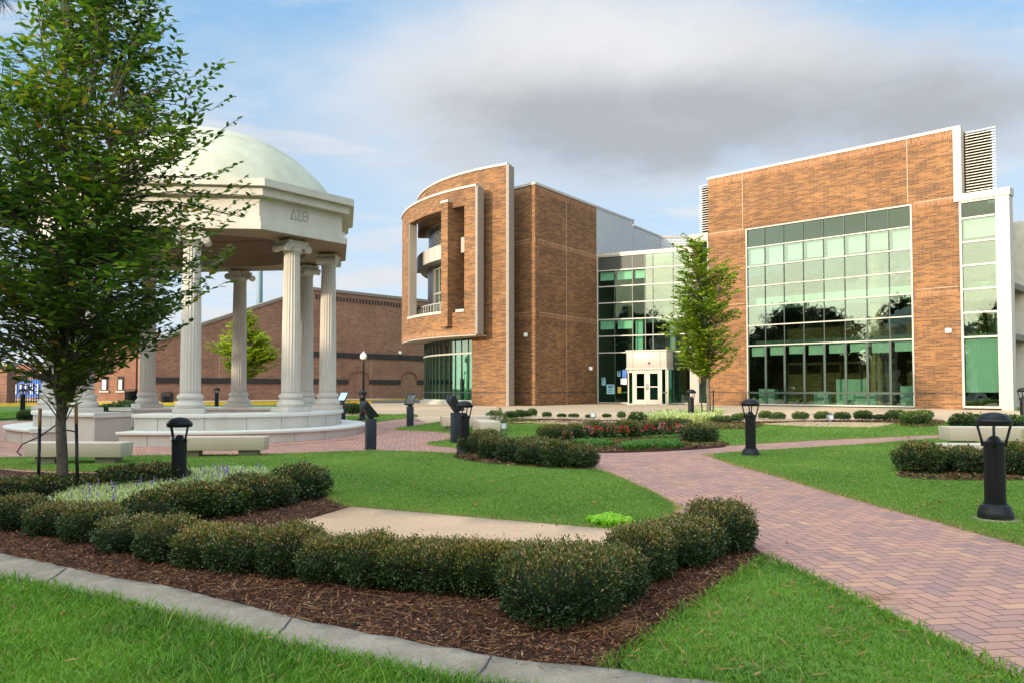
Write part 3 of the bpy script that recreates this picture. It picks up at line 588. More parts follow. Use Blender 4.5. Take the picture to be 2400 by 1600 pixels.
# ------------------------------------------------------------------ the brick and glass building
GZ = .38; B0 = GZ - .25
bld = thing('campus_building', (6, 50, GZ), 'large tan brick and green glass building with curved screen walls and a glazed entrance', 'building')
def fw(mb, fa, t0, t1, z0, z1, off=0, th=.3):
    mb.wall(fa.pt(t0, off), fa.pt(t1, off), z0, z1, th); return mb
SPLIT = {'soldier_course', 'sealant_joint', 'dark_course', 'coping', 'blind', 'interior_floor', 'interior_wall', 'interior_furniture', 'wall_picture', 'corrugated_wall', 'roof_vent', 'side_glazing', 'brick_wall', 'interior_column'}
def part(m, name, mat, parent=None, **k):
    if name in SPLIT and len(m.marks) > 1:
        mk = m.marks + [len(m.f)]; first_ = None
        for a, b in zip(mk, mk[1:]):
            q = MB(); used = {}
            off = 0
            uvs = []; n0 = sum(len(f) for f in m.f[:a]); i = n0
            for f in m.f[a:b]:
                g = []
                for v in f:
                    if v not in used: used[v] = len(q.v); q.v.append(m.v[v])
                    g.append(used[v]); q.uv.append(m.uv[i]); i += 1
                q.f.append(g)
            o = q.build(name, MT[mat], parent or bld, **k); first_ = first_ or o
        return first_
    return m.build(name, MT[mat], parent or bld, **k)
FA = Facade((12.14, 48.5), (.7165, -.6976))
X6 = lambda cx: 1650 + cx / 2.24
Y6 = lambda cy: 280 + cy / 2.24
tA = lambda cx, cy=900: FA.t(X6(cx), Y6(cy))
zA = lambda cx, cy: FA.tz(X6(cx), Y6(cy))[1]
ZT = zA(30, 318); tR = tA(1322); tW0, tW1 = tA(222), tA(1098); zW1 = (zA(225, 578) + zA(1083, 444)) / 2; zC = zW1
tP = tA(1352); 
m = MB()
fw(m, FA, 0, tW0, B0, ZT); fw(m, FA, tW1, tA(1362, 1400), B0, zW1); fw(m, FA, tW1, tR, zW1, ZT); fw(m, FA, tW0, tW1, zW1, ZT)
depth = 5.0
pr = FA.pt(tR, -depth); pl = FA.pt(0, -depth)
m.wall(FA.pt(tR, -.3), pr, zW1, ZT, -.3); m.wall(pl, FA.pt(0, -.3), B0, ZT, .3); m.wall(pr, pl, B0, ZT, .3)
part(m, 'brick_wall', 'brick')
m = MB(); m.prism([FA.pt(.3, -.3), FA.pt(.3, -depth + .3), FA.pt(tR - .3, -depth + .3), FA.pt(tR - .3, -.3)][::-1], ZT - .7, ZT - .4); part(m, 'roof', 'panel_grey')
m = MB(); fw(m, FA, -.06, tR + .35, ZT, ZT + .15, .04, .42); m.wall(FA.pt(-.06, -.4), FA.pt(-.06, -depth), ZT, ZT + .15, -.35); part(m, 'coping', 'coping')
m = MB(); fw(m, FA, tR + .003, tR + .36, zC, ZT - .002, .04, .5); part(m, 'end_panel', 'panel')
# soldier courses and joints, a few millimetres proud
m = MB()
for z in (ZT - .42, zC + .02, zA(1098, 910)):
    fw(m, FA, .003, tW0 - .003, z - .27 if z != ZT - .42 else z, z if z != ZT - .42 else z + .4, .006, .009)
    fw(m, FA, tW1 + .07, (tR - .003) if z > zC - .1 else tA(1345, 1400), z - .27 if z != ZT - .42 else z, z if z != ZT - .42 else z + .4, .006, .009)
fw(m, FA, tW0, tW1, ZT - .42, ZT - .02, .006, .009); part(m, 'soldier_course', 'brick_plain')
m = MB(); fw(m, FA, .003, tW0 - .1, zC + .02, zC + .06, .010, .014); fw(m, FA, tW1 + .1, tR + .3, zC + .02, zC + .06, .010, .014)
for q in (zA(1098, 897),): fw(m, FA, .003, tW0 - .1, q, q + .03, .010, .014); fw(m, FA, tW1 + .1, tA(1345, 1400), q, q + .03, .010, .014)
for t in (tA(205), tA(1076)): fw(m, FA, t, t + .035, zW1 + .1, ZT - .01, .009, .012)
part(m, 'sealant_joint', 'joint')
ZD = .5 * (zA(230, 1437) + zA(1100, 1437))
m = MB(); fw(m, FA, .003, tW0 - .06, ZD, ZD + .085, .007, .01); fw(m, FA, tW1 + .06, tA(1345, 1400), ZD, ZD + .085, .007, .01); part(m, 'dark_course', 'dash')
def curtain(fa, t0, t1, zs, cols, name='window', glass='glass', low=None, fr=.075, mul=.045, off=-.06, spandrel=(), colsbot=None, clear=0, toprow=0):
    """glazing part with frame and mullions as sub-parts; zs: horizontal lines from the top down"""
    g0 = MB(); g1 = MB(); g2 = MB()
    for i in range(len(zs) - 1):
        for j in range(len(cols) - 1):
            g = g2 if i < toprow else g1 if j < clear else g0
            a, b = fa.pt(cols[j] + .01, off), fa.pt(cols[j + 1] - .01, off); tl = RNG.normal(0, .004, 2)
            a2, b2 = a + fa.n * tl[0], b + fa.n * tl[1]; u0, u1 = cols[j] + 31 * j + 7 * i, cols[j + 1] + 31 * j + 7 * i
            g.face([(a2.x, a2.y, zs[i + 1]), (b2.x, b2.y, zs[i + 1]), (b.x, b.y, zs[i]), (a.x, a.y, zs[i])], [(u0, zs[i + 1]), (u1, zs[i + 1]), (u1, zs[i]), (u0, zs[i])])
    w = part(g0, name, glass)
    if clear: part(g1, 'low_reflection_pane', 'glass_low', w)  # weakened reflection stands in for the dark brick flank mirrored in these panes
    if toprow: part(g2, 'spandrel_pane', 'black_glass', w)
    m = MB(); zt, zb = zs[0], zs[-1]
    fw(m, fa, t0, t1, zt - fr, zt, .03, .12); fw(m, fa, t0, t1, zb, zb + fr, .03, .12)
    fw(m, fa, t0, t0 + fr, zb + fr, zt - fr, .03, .12); fw(m, fa, t1 - fr, t1, zb + fr, zt - fr, .03, .12)
    for z in zs[1:-1]: fw(m, fa, t0 + fr, t1 - fr, z - fr * .42, z + fr * .42, .012, .10)
    part(m, 'frame', 'frame', w)
    m = MB()
    for i in range(len(zs) - 1):
        for c in (cols if i < len(zs) - 2 or not colsbot else colsbot)[1:-1]:
            k = mul if i < len(zs) - 2 or not colsbot else mul * 2.6
            fw(m, fa, c - k / 2, c + k / 2, zs[i + 1] + fr * .45, zs[i] - fr * .45, -.02 if k == mul else .004, .06)
    part(m, 'mullion', 'mullion', w)
    return w
rows = [578, 677, 777, 882, 982, 1087, 1188, 1500]; rows2 = [444, 562, 679, 796, 916, 1031, 1153, 1503]
zs = [(zA(228, a) + zA(1090, b)) / 2 for a, b in zip(rows, rows2)]; zs[0] = zW1 - .002
cols = list(np.linspace(tW0 + .09, tW1 - .09, 9)); cols = [tW0 + .02 + (tW1 - tW0 - .04) * k / 8 for k in range(9)]
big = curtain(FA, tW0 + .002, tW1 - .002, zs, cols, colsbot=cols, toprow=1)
m = MB(); fw(m, FA, tW0 + .1, tW1 - .1, zs[1] + .04, zs[0] - .1, -.14, .03); part(m, 'spandrel_panel', 'spandrel', big)
m = MB(); fw(m, FA, tW0 + .1, tW1 - .1, zs[4] - .1, zs[4] + .55, -1.0, .1); part(m, 'ceiling_edge', 'inner', big)
# blinds behind the second row and behind the top of the bottom row, rail in front
m = MB()
for j in range(8): fw(m, FA, cols[j] + .12, cols[j + 1] - .12, zs[1] - .95 - .12 * (j % 3 == 1), zs[1] - .05, -.35, .03)
for j in range(8): fw(m, FA, cols[j] + .12, cols[j + 1] - .12, zs[6] - .62 + .04 * (j % 3), zs[6] - .08, -.35, .03)
part(m, 'blind', 'blind', big)
m = MB(); fw(m, FA, tW0 + .06, tW1 - .05, ZD - .02, ZD + .09, .07, .06); part(m, 'rail', 'mullion', big)
# rooms behind the big window
m = MB(); q = lambda t, o: FA.pt(t, o)
for z in (zs[6] - .05, zs[4] - .2): m.prism([q(tW0 - .5, -.9), q(tW0 - .5, -7), q(tW1 + .5, -7), q(tW1 + .5, -.9)][::-1], z, z + .35)
m.prism([q(tW0 - 1, -.3), q(tW0 - 1, -9), q(tW1 + 1, -9), q(tW1 + 1, -.3)][::-1], B0, GZ + .04)
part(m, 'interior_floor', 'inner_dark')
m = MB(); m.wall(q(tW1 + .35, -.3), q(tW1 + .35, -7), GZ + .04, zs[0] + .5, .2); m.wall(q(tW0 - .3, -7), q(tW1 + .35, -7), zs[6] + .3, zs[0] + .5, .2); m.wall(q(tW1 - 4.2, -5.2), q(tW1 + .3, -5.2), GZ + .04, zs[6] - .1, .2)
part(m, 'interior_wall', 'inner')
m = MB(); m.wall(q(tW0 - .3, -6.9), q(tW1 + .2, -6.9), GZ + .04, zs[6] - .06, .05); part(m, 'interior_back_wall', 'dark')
tc_ = tA(841, 1300)
m = MB(); c = q(tc_ + .15, -1.4); m.lathe([(.32, 0), (.32, zs[0] - GZ)], (c.x, c.y, GZ + .04), 20); part(m, 'interior_column', 'inner_col', smooth=True, auto=40)
m = MB()
for t, o, w_, h_ in ((tA(285, 1400), -1.3, 1.0, .95), (tA(700, 1400), -2.2, 1.7, 1.5), (tA(700, 1480), -.9, .6, .35), (tA(810, 1450), -1.2, 1.2, .72), (tA(1030, 1400), -1.3, .7, 1.1), (tA(560, 1440), -1.6, .8, .8), (tA(1055, 1450), -.8, .4, .7)):
    c = q(t, o); m.box((c.x, c.y, GZ + .04), (w_, .5, h_), math.atan2(FA.d.y, FA.d.x))
part(m, 'interior_furniture', 'inner')
m = MB()
for t, z, w_, h_ in ((1.2, 3.4, .5, .9), (1.0, 2.5, .5, .6), (1.6, 2.5, .35, .6), (1.0, 1.8, .5, .5), (2.5, 1.9, .9, 2.0), (3.4, 1.5, .8, 2.2)):
    c0 = q(tW1 + .34, -.3 - t); c1 = q(tW1 + .34, -.3 - t - w_); m.wall(c0, c1, z - h_ / 2 + .3, z + h_ / 2 + .3, -.03)
part(m, 'wall_picture', 'dark')
# right-hand glazed bay with the white pier
tB0 = tA(1357, 1400); tB1 = tA(1560, 1300); tB2 = tA(1622, 1300); zB = (zA(1350, 400) + zA(1600, 350)) / 2
zb = [zB - .35] + [zA(1362, y) for y in (520, 645, 768, 893, 1013, 1142)] + [zA(1370, 1512)]; zb[1:-1] = [(z + zA(1555, y)) / 2 for z, y in zip(zb[1:-1], (497, 626, 752, 880, 1008, 1138))]
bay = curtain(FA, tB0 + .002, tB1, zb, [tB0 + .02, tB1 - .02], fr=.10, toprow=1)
m = MB(); fw(m, FA, tB0 + .1, tB1 - .1, ZD + .1, zb[6] - .05, -.22, .04); part(m, 'vertical_blind', 'vblind', bay)
m = MB(); fw(m, FA, tB0 + .15, tB1 - .15, zb[1] - .95, zb[1] - .06, -.25, .04); part(m, 'blind', 'blind', bay)
m = MB(); fw(m, FA, tB1 + .002, tB2, B0, zB - .36, .05, .7); part(m, 'white_pier', 'panel')
m = MB(); fw(m, FA, tB0 - .2, tB2 + .05, zB - .355, zB, .10, .8)
for z in (zA(1590, 638), zA(1600, 1078)): fw(m, FA, tB1 + .003, tB2 + .004, z, z + .02, .056, .2)
part(m, 'coping', 'coping')
q0 = FA.pt(tB2 - .02, -.66); q1 = q0 + Vector((.50, .866)) * 12; q2 = FA.pt(0, -depth) + Vector((.50, .866)) * 9
m = MB(); m.wall(q0, q1, B0, zB - .36, .3); m.prism([FA.pt(tB0, -.7), FA.pt(tB2 - .4, -.7), q1 - Vector((.5, .3)), q2, FA.pt(.5, -depth - .2)], zB - .8, zB - .5)
m.wall(q1, q2, B0, zB - .36, .3); part(m, 'brick_wall', 'brick')
m = MB(); m.prism([FA.pt(tB0, -.3), FA.pt(tB0, -5), FA.pt(tB2 - .3, -5), FA.pt(tB2 - .3, -.3)][::-1], B0, GZ + .05)
for z in (zb[6] - .1, zb[4] + .1): m.prism([FA.pt(tB0, -.6), FA.pt(tB0, -5), FA.pt(tB2 - .3, -5), FA.pt(tB2 - .3, -.6)][::-1], z, z + .3)
part(m, 'interior_floor', 'inner_dark')
m = MB(); m.wall(FA.pt(tB0, -5), FA.pt(tB2, -5), GZ, zB - .8, .2); part(m, 'interior_wall', 'inner')
# roof louvres
def louver(t0, t1, z0, z1, off, n, back):
    m = MB()
    for k in range(n):
        z = z0 + (z1 - z0) * (k + .5) / n; h = (z1 - z0) / n
        a, b = FA.pt(t0, off), FA.pt(t1, off); c, d = FA.pt(t1 - .0, off - .26), FA.pt(t0, off - .26)
        lo = [(a.x, a.y, z - h * .28), (b.x, b.y, z - h * .28), (c.x, c.y, z + h * .22), (d.x, d.y, z + h * .22)]
        m.hexa(lo, [(p[0], p[1], p[2] + h * .22) for p in lo])
    l = part(m, 'louver', 'louver')
    m = MB(); fw(m, FA, t0 + .05, t1 - .3, z0, z1 - .1, off - .3, min(back, .25)); part(m, 'louver_back', 'dark', l)
louver(tR + .42, tA(1522, 300), zB + .02, zA(1440, 42) + .1, -.5, 23, 3)
louver(FA.t(1636), -.08, FA.tz(1650, 540)[1] , FA.tz(1650, 428)[1], -.3, 20, 2)
# entrance atrium: plane B, then a narrow bay in line with the right block
X5 = lambda cx: 1380 + cx / 2.6133
Y5 = lambda cy: 380 + cy / 2.6133
FB = Facade((5.62, 52.2), (.899, -.4377)); tB = lambda cx: FB.t(X5(cx)); zBp = lambda cx, cy: FB.tz(X5(cx), Y5(cy))[1]
tE = tB(630)
zr = [zBp(60, y) for y in (575, 668, 768, 868, 967, 1068, 1168, 1467)]; zr = [z * .5 + .5 * zBp(350, y) for z, y in zip(zr, (560, 649, 747, 850, 955, 1058, 1160, 1466))]; zr[-1] = GZ + .03
colsB = [tB(c) for c in (54, 160, 270, 348, 395, 520, 634)]  # one line is the edge of the dark reflection, drawn as an added mullion
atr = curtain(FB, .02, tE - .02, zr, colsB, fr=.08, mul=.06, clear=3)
m = MB(); fw(m, FB, .10, tB(346), zr[1] + .04, zr[0] - .09, -.045, .012); part(m, 'spandrel_panel', 'spandrel', atr)
m = MB()
for j in range(2):
    for i in (1, 4): fw(m, FB, colsB[j] + .12, colsB[j + 1] - .12, zr[i] - .62, zr[i] - .06, -.3, .03)
fw(m, FB, colsB[2] + .08, tB(348), zr[1] - .6, zr[1] - .06, -.3, .03); part(m, 'blind', 'blind', atr)
m = MB()
for a, b in ((275, 318), (488, 520)): fw(m, FB, tB(a), tB(b), zr[6] + .1, zr[4] - .05, -.5, .3)
part(m, 'interior_column', 'inner')
m = MB(); fw(m, FB, -.1, tE + .1, zr[0] - .01, zr[0] + .16, .07, .5); part(m, 'coping', 'coping')
fb = FB.pt
m = MB(); m.prism([fb(.1, -.6), fb(.1, -7.5), fb(tE, -7.5), fb(tE, -.6)][::-1], zr[0] - .6, zr[0] - .2); part(m, 'roof', 'panel_grey')
m = MB(); m.prism([fb(.1, -.2), fb(.1, -8), fb(tE, -8), fb(tE, -.2)][::-1], B0, GZ + .02)
for z in (zr[4] - .1, zr[1] + .1): m.prism([fb(.1, -2.5), fb(.1, -8), fb(tE, -8), fb(tE, -2.5)][::-1], z, z + .4)
part(m, 'interior_floor', 'inner_dark')
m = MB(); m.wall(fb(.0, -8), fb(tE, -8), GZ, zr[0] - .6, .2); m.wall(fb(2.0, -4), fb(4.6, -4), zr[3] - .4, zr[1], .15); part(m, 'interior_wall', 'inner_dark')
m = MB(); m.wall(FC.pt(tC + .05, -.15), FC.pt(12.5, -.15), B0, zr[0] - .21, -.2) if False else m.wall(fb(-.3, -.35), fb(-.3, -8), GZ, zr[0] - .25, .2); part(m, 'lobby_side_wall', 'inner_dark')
m = MB()
for t, o in ((1.4, -3), (3.6, -4.5), (5.2, -2.5)): c = fb(t, o); m.lathe([(.2, 0), (.2, zr[0] - .7 - GZ)], (c.x, c.y, GZ), 14)
part(m, 'interior_column', 'inner_col', smooth=True, auto=40)
# sloping interior trusses seen through the glass
m = MB()
for k in range(3): a, b = fb(.5, -1.2 - k), fb(2.6, -1.2 - k); z = zr[6] + .3 * k; m.tube([(a.x, a.y, z + .5), (b.x, b.y, z + .9)], .06, 6)
part(m, 'interior_beam', 'mullion')
ts0, ts1 = FA.t(1621.5), -.002
zt = FA.tz(1642, 548)[1]; zq = [zt] + [z for z in zr[1:-1]] + [GZ + .03]
zq[0] = zt - .5
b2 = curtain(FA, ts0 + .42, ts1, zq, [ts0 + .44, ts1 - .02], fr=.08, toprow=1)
m = MB(); fw(m, FA, ts0, ts0 + .418, B0, zt - .505, .06, .45); part(m, 'white_pier', 'panel')
m = MB(); fw(m, FA, ts0 - .05, ts1, zt - .5, zt, .08, 2.4); part(m, 'coping', 'coping')
m = MB(); fw(m, FA, ts0 + .3, ts1, GZ, zt - .5, -3, .1); part(m, 'interior_wall', 'inner')
m = MB(); fw(m, FB, .12, tE - .2, ZD - .02, ZD + .07, -.10, .05); part(m, 'rail', 'mullion', atr)
# entrance porch
dp = 1.72
slx = lambda cx: FB.t(X5(cx))       # on the wall plane
FP = Facade(tuple(FB.pt(0, dp)), FB.d); p0, p1 = FP.t(X5(231)), FP.t(X5(477)); zc0, zc1 = FP.tz(X5(350), Y5(1258))[1], FP.tz(X5(350), Y5(1155))[1]
m = MB(); fw(m, FP, p0, p1, zc0, zc1, 0, dp - .08); pc = part(m, 'entrance_canopy', 'panel', bevel=.01)
m = MB(); fw(m, FP, p0 - .05, p1 + .05, zc1, zc1 + .07, .05, dp); fw(m, FP, p0 - .04, p1 + .04, zc0 - .09, zc0 - .001, .04, dp - .1); part(m, 'canopy_trim', 'coping', pc)
m = MB()
for c in (268, 437): t = FP.t(X5(c)); fw(m, FP, t, t + .03, zc0, zc1, .008, .01)
part(m, 'panel_joint', 'panel_grey', pc)
m = MB(); c = FP.pt(FP.t(X5(370)), .05); m.lathe([(.06, -.06), (.06, .06)], (c.x, c.y, zc0 + .3), 10); part(m, 'alarm_lamp', 'red', pc)
d0, d1 = FP.t(X5(266)), FP.t(X5(443)); zd = zc0 - .09; mid = (d0 + d1) / 2
m = MB()
for a, b in ((d0 - .02, d0 + .07), (d1 - .07, d1 + .02)): fw(m, FP, a, b, GZ, zd, -.10, .1)
fw(m, FP, d0 + .07, d1 - .07, zd - .07, zd, -.10, .1); part(m, 'door_frame', 'frame')
for a, b, hs in ((d0 + .075, mid - .006, 1), (mid + .006, d1 - .075, -1)):
    m = MB(); st = .17
    fw(m, FP, a, a + st, GZ + .02, zd - .075, -.12, .05); fw(m, FP, b - st, b, GZ + .02, zd - .075, -.12, .05)
    fw(m, FP, a + st, b - st, GZ + .02, GZ + .32, -.12, .05); fw(m, FP, a + st, b - st, zd - .25, zd - .075, -.12, .05); fw(m, FP, a + st, b - st, GZ + 1.08, GZ + 1.15, -.12, .05)
    dr = part(m, 'door', 'frame')
    m = MB(); fw(m, FP, a + st, b - st, GZ + .32, GZ + 1.08, -.14, .01); fw(m, FP, a + st, b - st, GZ + 1.15, zd - .25, -.14, .01); part(m, 'pane', 'glass_low', dr)
    x = b - .05 if hs == 1 else a + .05; c = FP.pt(x, -.05); e = FP.pt(x, -.12)
    m = MB(); m.tube([(e.x, e.y, GZ + .95), (c.x, c.y, GZ + .95), (c.x, c.y, GZ + 1.3), (e.x, e.y, GZ + 1.3)], .018, 6); part(m, 'handle', 'steel', dr)
m = MB(); zz0, zz1 = GZ + .06, zd
fw(m, FP, d1 + .12, p1 - .1, zz0, zz1, -.13, .01)
s0, s1 = FP.pt(p1 - .06, -.13), FP.pt(p1 - .06, -dp + .1); m.wall(s0, s1, zz0, zz1, .01); s0b, s1b = FP.pt(p0 + .1, -.13), FP.pt(p0 + .1, -dp + .1); m.wall(s0b, s1b, zz0, zz1, .01)
sg = part(m, 'side_glazing', 'glass_low')
m = MB(); fw(m, FP, p0 - .02, d0 - .03, GZ - .05, GZ + .06, -.08, .1); fw(m, FP, d1 + .03, p1, GZ - .05, GZ + .06, -.08, .1); m.wall(FP.pt(p1, -.18), FP.pt(p1, -dp + .05), GZ - .05, GZ + .06, .1)
for t in (p0 + .05, d1 + .35, p1 - .1): fw(m, FP, t, t + .07, GZ + .06, zd, -.10, .07)
fw(m, FP, p0, d0 - .03, GZ + 2.0, zd, -.1, .05); part(m, 'frame', 'frame', sg)
m = MB(); fw(m, FP, d1 + .05, p1, ZD, ZD + .07, -.06, .04); m.wall(FP.pt(p1 - .02, -.15), FP.pt(p1 - .02, -dp), ZD, ZD + .07, .04); part(m, 'rail', 'mullion', sg)
# left wing: dark flank C and lit end
FC = Facade((1.356, 46.13), (.575, .818)); tC = (Vector((5.62, 52.2)) - Vector((1.356, 46.13))).length
X4 = lambda cx: 900 + cx / 2.6127
Y4 = lambda cy: 380 + cy / 2.6127
zcT = FC.tz(X4(930), Y4(135))[1] * .5 + FC.tz(X4(1300), Y4(285))[1] * .5
le = FC.pt(0) + Vector((-.7165, .6976)) * 2.6; be = FC.pt(12.5)
m = MB(); m.wall(FC.pt(0), FC.pt(tC - .0), B0, zcT, .35); m.wall(FC.pt(tC), FC.pt(12.5), zr[0] - .2, zcT, .35); m.wall(le, FC.pt(0), B0, zcT, .35); part(m, 'brick_wall', 'brick')
FL = Facade(tuple(le), FC.pt(0) - le)
Ll = (FC.pt(0) - le).length
m = MB()
for z in (zcT - .40, FC.tz(X4(930), Y4(470))[1], FC.tz(X4(930), Y4(918))[1]):
    h = .38 if z == zcT - .40 else .27; zz = z if h == .38 else z - .27
    fw(m, FC, .01, tC - .02, zz, zz + h, .006, .009); fw(m, FL, 0, Ll - .01, zz, zz + h, .006, .009)
part(m, 'soldier_course', 'brick_plain')
m = MB()
for z in (FC.tz(X4(930), Y4(470))[1], FC.tz(X4(930), Y4(918))[1]): fw(m, FC, .01, tC - .02, z, z + .03, .009, .012); fw(m, FL, 0, Ll - .01, z, z + .03, .009, .012)
t = FC.t(X4(1118)); fw(m, FC, t, t + .035, B0, zcT - .1, .012, .015); part(m, 'sealant_joint', 'joint')
m = MB(); fw(m, FC, .01, tC - .05, ZD, ZD + .085, .007, .01); fw(m, FL, 0, Ll - .01, ZD, ZD + .085, .007, .01); part(m, 'dark_course', 'dash')
m = MB(); fw(m, FC, -.04, 12.5, zcT, zcT + .14, .05, .5); fw(m, FL, 0, Ll, zcT, zcT + .14, .05, .45); part(m, 'coping', 'coping')
# corrugated upper storeys behind the atrium
cp = [FC.pt(tC + .02, -.02), FC.pt(FC.t(1483), -.02), Vector((8.95, 58.0)), Vector((11.9, 62.5)), Vector((16.5, 62.5))]
m = MB(); m.wall(FC.pt(tC, .02), FC.pt(FC.t(1483), .02), zr[0] - .4, zcT - .01, .3); m.wall(cp[2], cp[3], zr[0] - .4, zcT - .05, .3); m.wall(cp[3], cp[4], zr[0] - .4, zcT - .05, .3)
m.wall(FC.pt(FC.t(1483), .02), cp[2], zr[0] - .4, zcT - .05, .3); part(m, 'corrugated_wall', 'corr')
m = MB(); m.wall(cp[2] + Vector((.02, -.05)), cp[3] + Vector((0, -.05)), zcT - .05, zcT + .08, .4); m.wall(cp[3] + Vector((0, -.05)), cp[4] + Vector((0, -.05)), zcT - .05, zcT + .08, .4); part(m, 'coping', 'coping')
m = MB(); m.prism([FC.pt(.3, -.3), FC.pt(12, -.3), FC.pt(12, -9), FC.pt(.3, -9)], zcT - .6, zcT - .3); part(m, 'roof', 'panel_grey')
m = MB(); c = at(X4(1190), Y4(215), 53.5); m.box((c.x, c.y, zcT - .4), (1.1, 1.0, 1.0), .6); c = at(X5(235), Y5(325), 58.5); m.box((c.x, c.y, zcT - .4), (.7, .7, .95), .6); part(m, 'roof_vent', 'panel_grey')
# curved screens round the drum
QC = Vector((5.58, 55.82))
def arc(R_, a0, a1, n): return [(QC.x + R_ * math.cos(R(a0 + (a1 - a0) * k / n)), QC.y + R_ * math.sin(R(a0 + (a1 - a0) * k / n))) for k in range(n + 1)]
def seg(m, r0, r1, a0, a1, z0, z1, n=None): n = n or max(2, int(abs(a1 - a0) / 2)); m.ringseg(arc(r0, a0, a1, n), arc(r1, a0, a1, n), z0, z1); return m
def arcang(px, R_, guess=(-185, -100)):
    mm = slope(px, 900)[0]; best = None
    for k in range(1701):
        a = guess[0] + (guess[1] - guess[0]) * k / 1700; x, y = QC.x + R_ * math.cos(R(a)), QC.y + R_ * math.sin(R(a)); e = abs(x / y - mm)
        if a > -172 and (best is None or e < best[0]): best = (e, a)
    return best[1]
ez = lambda z: z + EYE
R1, R2 = 12.2, 13.26
a1r, a1l = arcang(1187, R1), arcang(1106, R1); a2r = arcang(1114, R2); ao0, ao1 = arcang(955.5, R2), arcang(1087.5, R2)
zT1 = ez(12.8); zs1 = ez(10.5)
m = MB(); seg(m, R1 - .5, R1, a1l, a1r, B0, zs1); seg(m, R1 - .5, R1, -178, a1r, zs1, zT1); part(m, 'brick_wall', 'brick')
m = MB(); seg(m, R1 - .5, R1 + .06, -178.2, a1r + .3, zT1, zT1 + .13); part(m, 'coping', 'coping')
m = MB(); seg(m, R1 - .6, R1 + .06, a1r + .02, a1r + .85, B0 + .2, zT1 - .002, 2); part(m, 'end_panel', 'panel_grey')
m = MB(); seg(m, 10.9, R1 - .51, -178, a1l, zs1, zs1 + .25); part(m, 'soffit', 'soffit')
m = MB(); seg(m, R1, R1 + .008, a1l, a1r - .05, ZD, ZD + .085); part(m, 'dark_course', 'dash')
zT2, zB2, zo1, zo0 = ez(11.54), ez(3.05), ez(10.55), ez(4.37)
m = MB(); seg(m, R2 - .5, R2, -172.5, a2r, zo1, zT2); seg(m, R2 - .5, R2, -172.5, a2r, zB2, zo0); seg(m, R2 - .5, R2, -172.5, ao0, zo0, zo1); seg(m, R2 - .5, R2, ao1, a2r, zo0, zo1)
sc = part(m, 'brick_screen', 'brick')
m = MB(); seg(m, R2 - .5, R2 + .06, -172.6, a2r + .25, zT2, zT2 + .13); af0, af1 = arcang(X4(347), R2 + .35), arcang(X4(388), R2 + .35)
seg(m, R2 - .5, R2 + .05, ao0 - .2, af0 - .1, zo0, zo0 + .16); seg(m, R2 - .5, R2 + .05, af1 + 1.5, ao1 + .0, zo0, zo0 + .16); part(m, 'coping', 'coping', sc)
m = MB(); seg(m, R2 - .55, R2 + .04, a2r + .02, a2r + .75, zB2, zT2 - .002, 2); part(m, 'end_panel', 'panel_grey', sc)
m = MB(); seg(m, R2 - .51, R2 - .02, ao0 + .02, ao0 + .9, zo0 + .17, zo1 - .005, 2); part(m, 'jamb_panel', 'panel_grey', sc)
m = MB(); seg(m, R2 - .008 + .012, R2 + .012, -172, a2r - .05, zB2 + .005, zB2 + .27); part(m, 'soldier_course', 'brick_plain', sc)
m = MB(); seg(m, 11.7, R2 - .02, -172.4, a2r, zB2 - .08, zB2 - .002); part(m, 'soffit', 'soffit')
# radial fin through the opening
zf1, zf0 = ez(10.85), ez(3.55)
afm = (af0 + af1) / 2; m = MB(); seg(m, R1 - .1, R2 + .35, af0, af1, zf0, zf1, 2); fn = part(m, 'brick_fin', 'brick')
m = MB(); seg(m, R2 - .3, R2 + .40, af0 - .15, af1 + .15, zf1, zf1 + .14, 2); part(m, 'coping', 'coping', fn)
# floor, balcony, drum glazing and louvres behind the screen
m = MB(); seg(m, 9, R2 - .5, -172.4, a1l, zB2 + .8, zB2 + 1.15); part(m, 'balcony_floor', 'soffit')
zb0, zb1 = ez(7.95), ez(8.85)
m = MB(); seg(m, 12.0, 12.25, -176, a1l, zb0, zb1); seg(m, 10.9, 12.0, -196, a1l, zb0 + .02, zb0 + .25); bp_ = part(m, 'balcony_band', 'panel')
m = MB(); seg(m, R1 + .1, R2 - .52, af1 + .9, ao1 + .6, zb0, zb1, 2); part(m, 'balcony_end', 'panel', bp_)
m = MB()
for a in np.arange(-174, a1l, 4.2): seg(m, 12.25, 12.256, a, a + .12, zb0, zb1, 2)
part(m, 'panel_joint', 'panel_grey', bp_)
m = MB()
for k in range(10): z = zb1 + .05 + k * .17; seg(m, 11.1, 11.45, -200, -129, z, z + .07, 45)
lv = part(m, 'louver', 'steel')
m = MB(); seg(m, 10.7, 10.9, -200, -129, zb1 - .6, zs1); part(m, 'louver_back', 'dark', lv)
m = MB(); seg(m, 11.3, 11.32, -200, -129, zB2 + 1.15, zb0, 30); dg = part(m, 'window', 'glass')
m = MB()
for z in (zB2 + 1.2, zB2 + 3.0, zb0 - .25): seg(m, 11.28, 11.4, -200, -129, z, z + .1, 30)
for k in range(11): a = -178 + k * 4.5; seg(m, 11.28, 11.37, a, a + .35, zB2 + 1.15, zb0, 2)
part(m, 'frame', 'frame', dg)
m = MB(); seg(m, 11.33, 11.5, -172, -159.5, zB2 + 1.15, zb0, 5); part(m, 'white_panel', 'panel')
m = MB(); seg(m, 9.0, 9.1, -200, -129, GZ, zb0, 30); part(m, 'interior_wall', 'inner')
m = MB()
for k in range(22): a = -176 + k * 2.0; p = arc(12.35, a, a, 1)[0]; m.box((p[0], p[1], zB2 + 1.15), (.05, .05, .95), R(a))
m.tube([(p[0], p[1], zB2 + 2.15) for p in arc(12.35, -180, a1l, 24)], .04, 6); part(m, 'railing', 'coping')
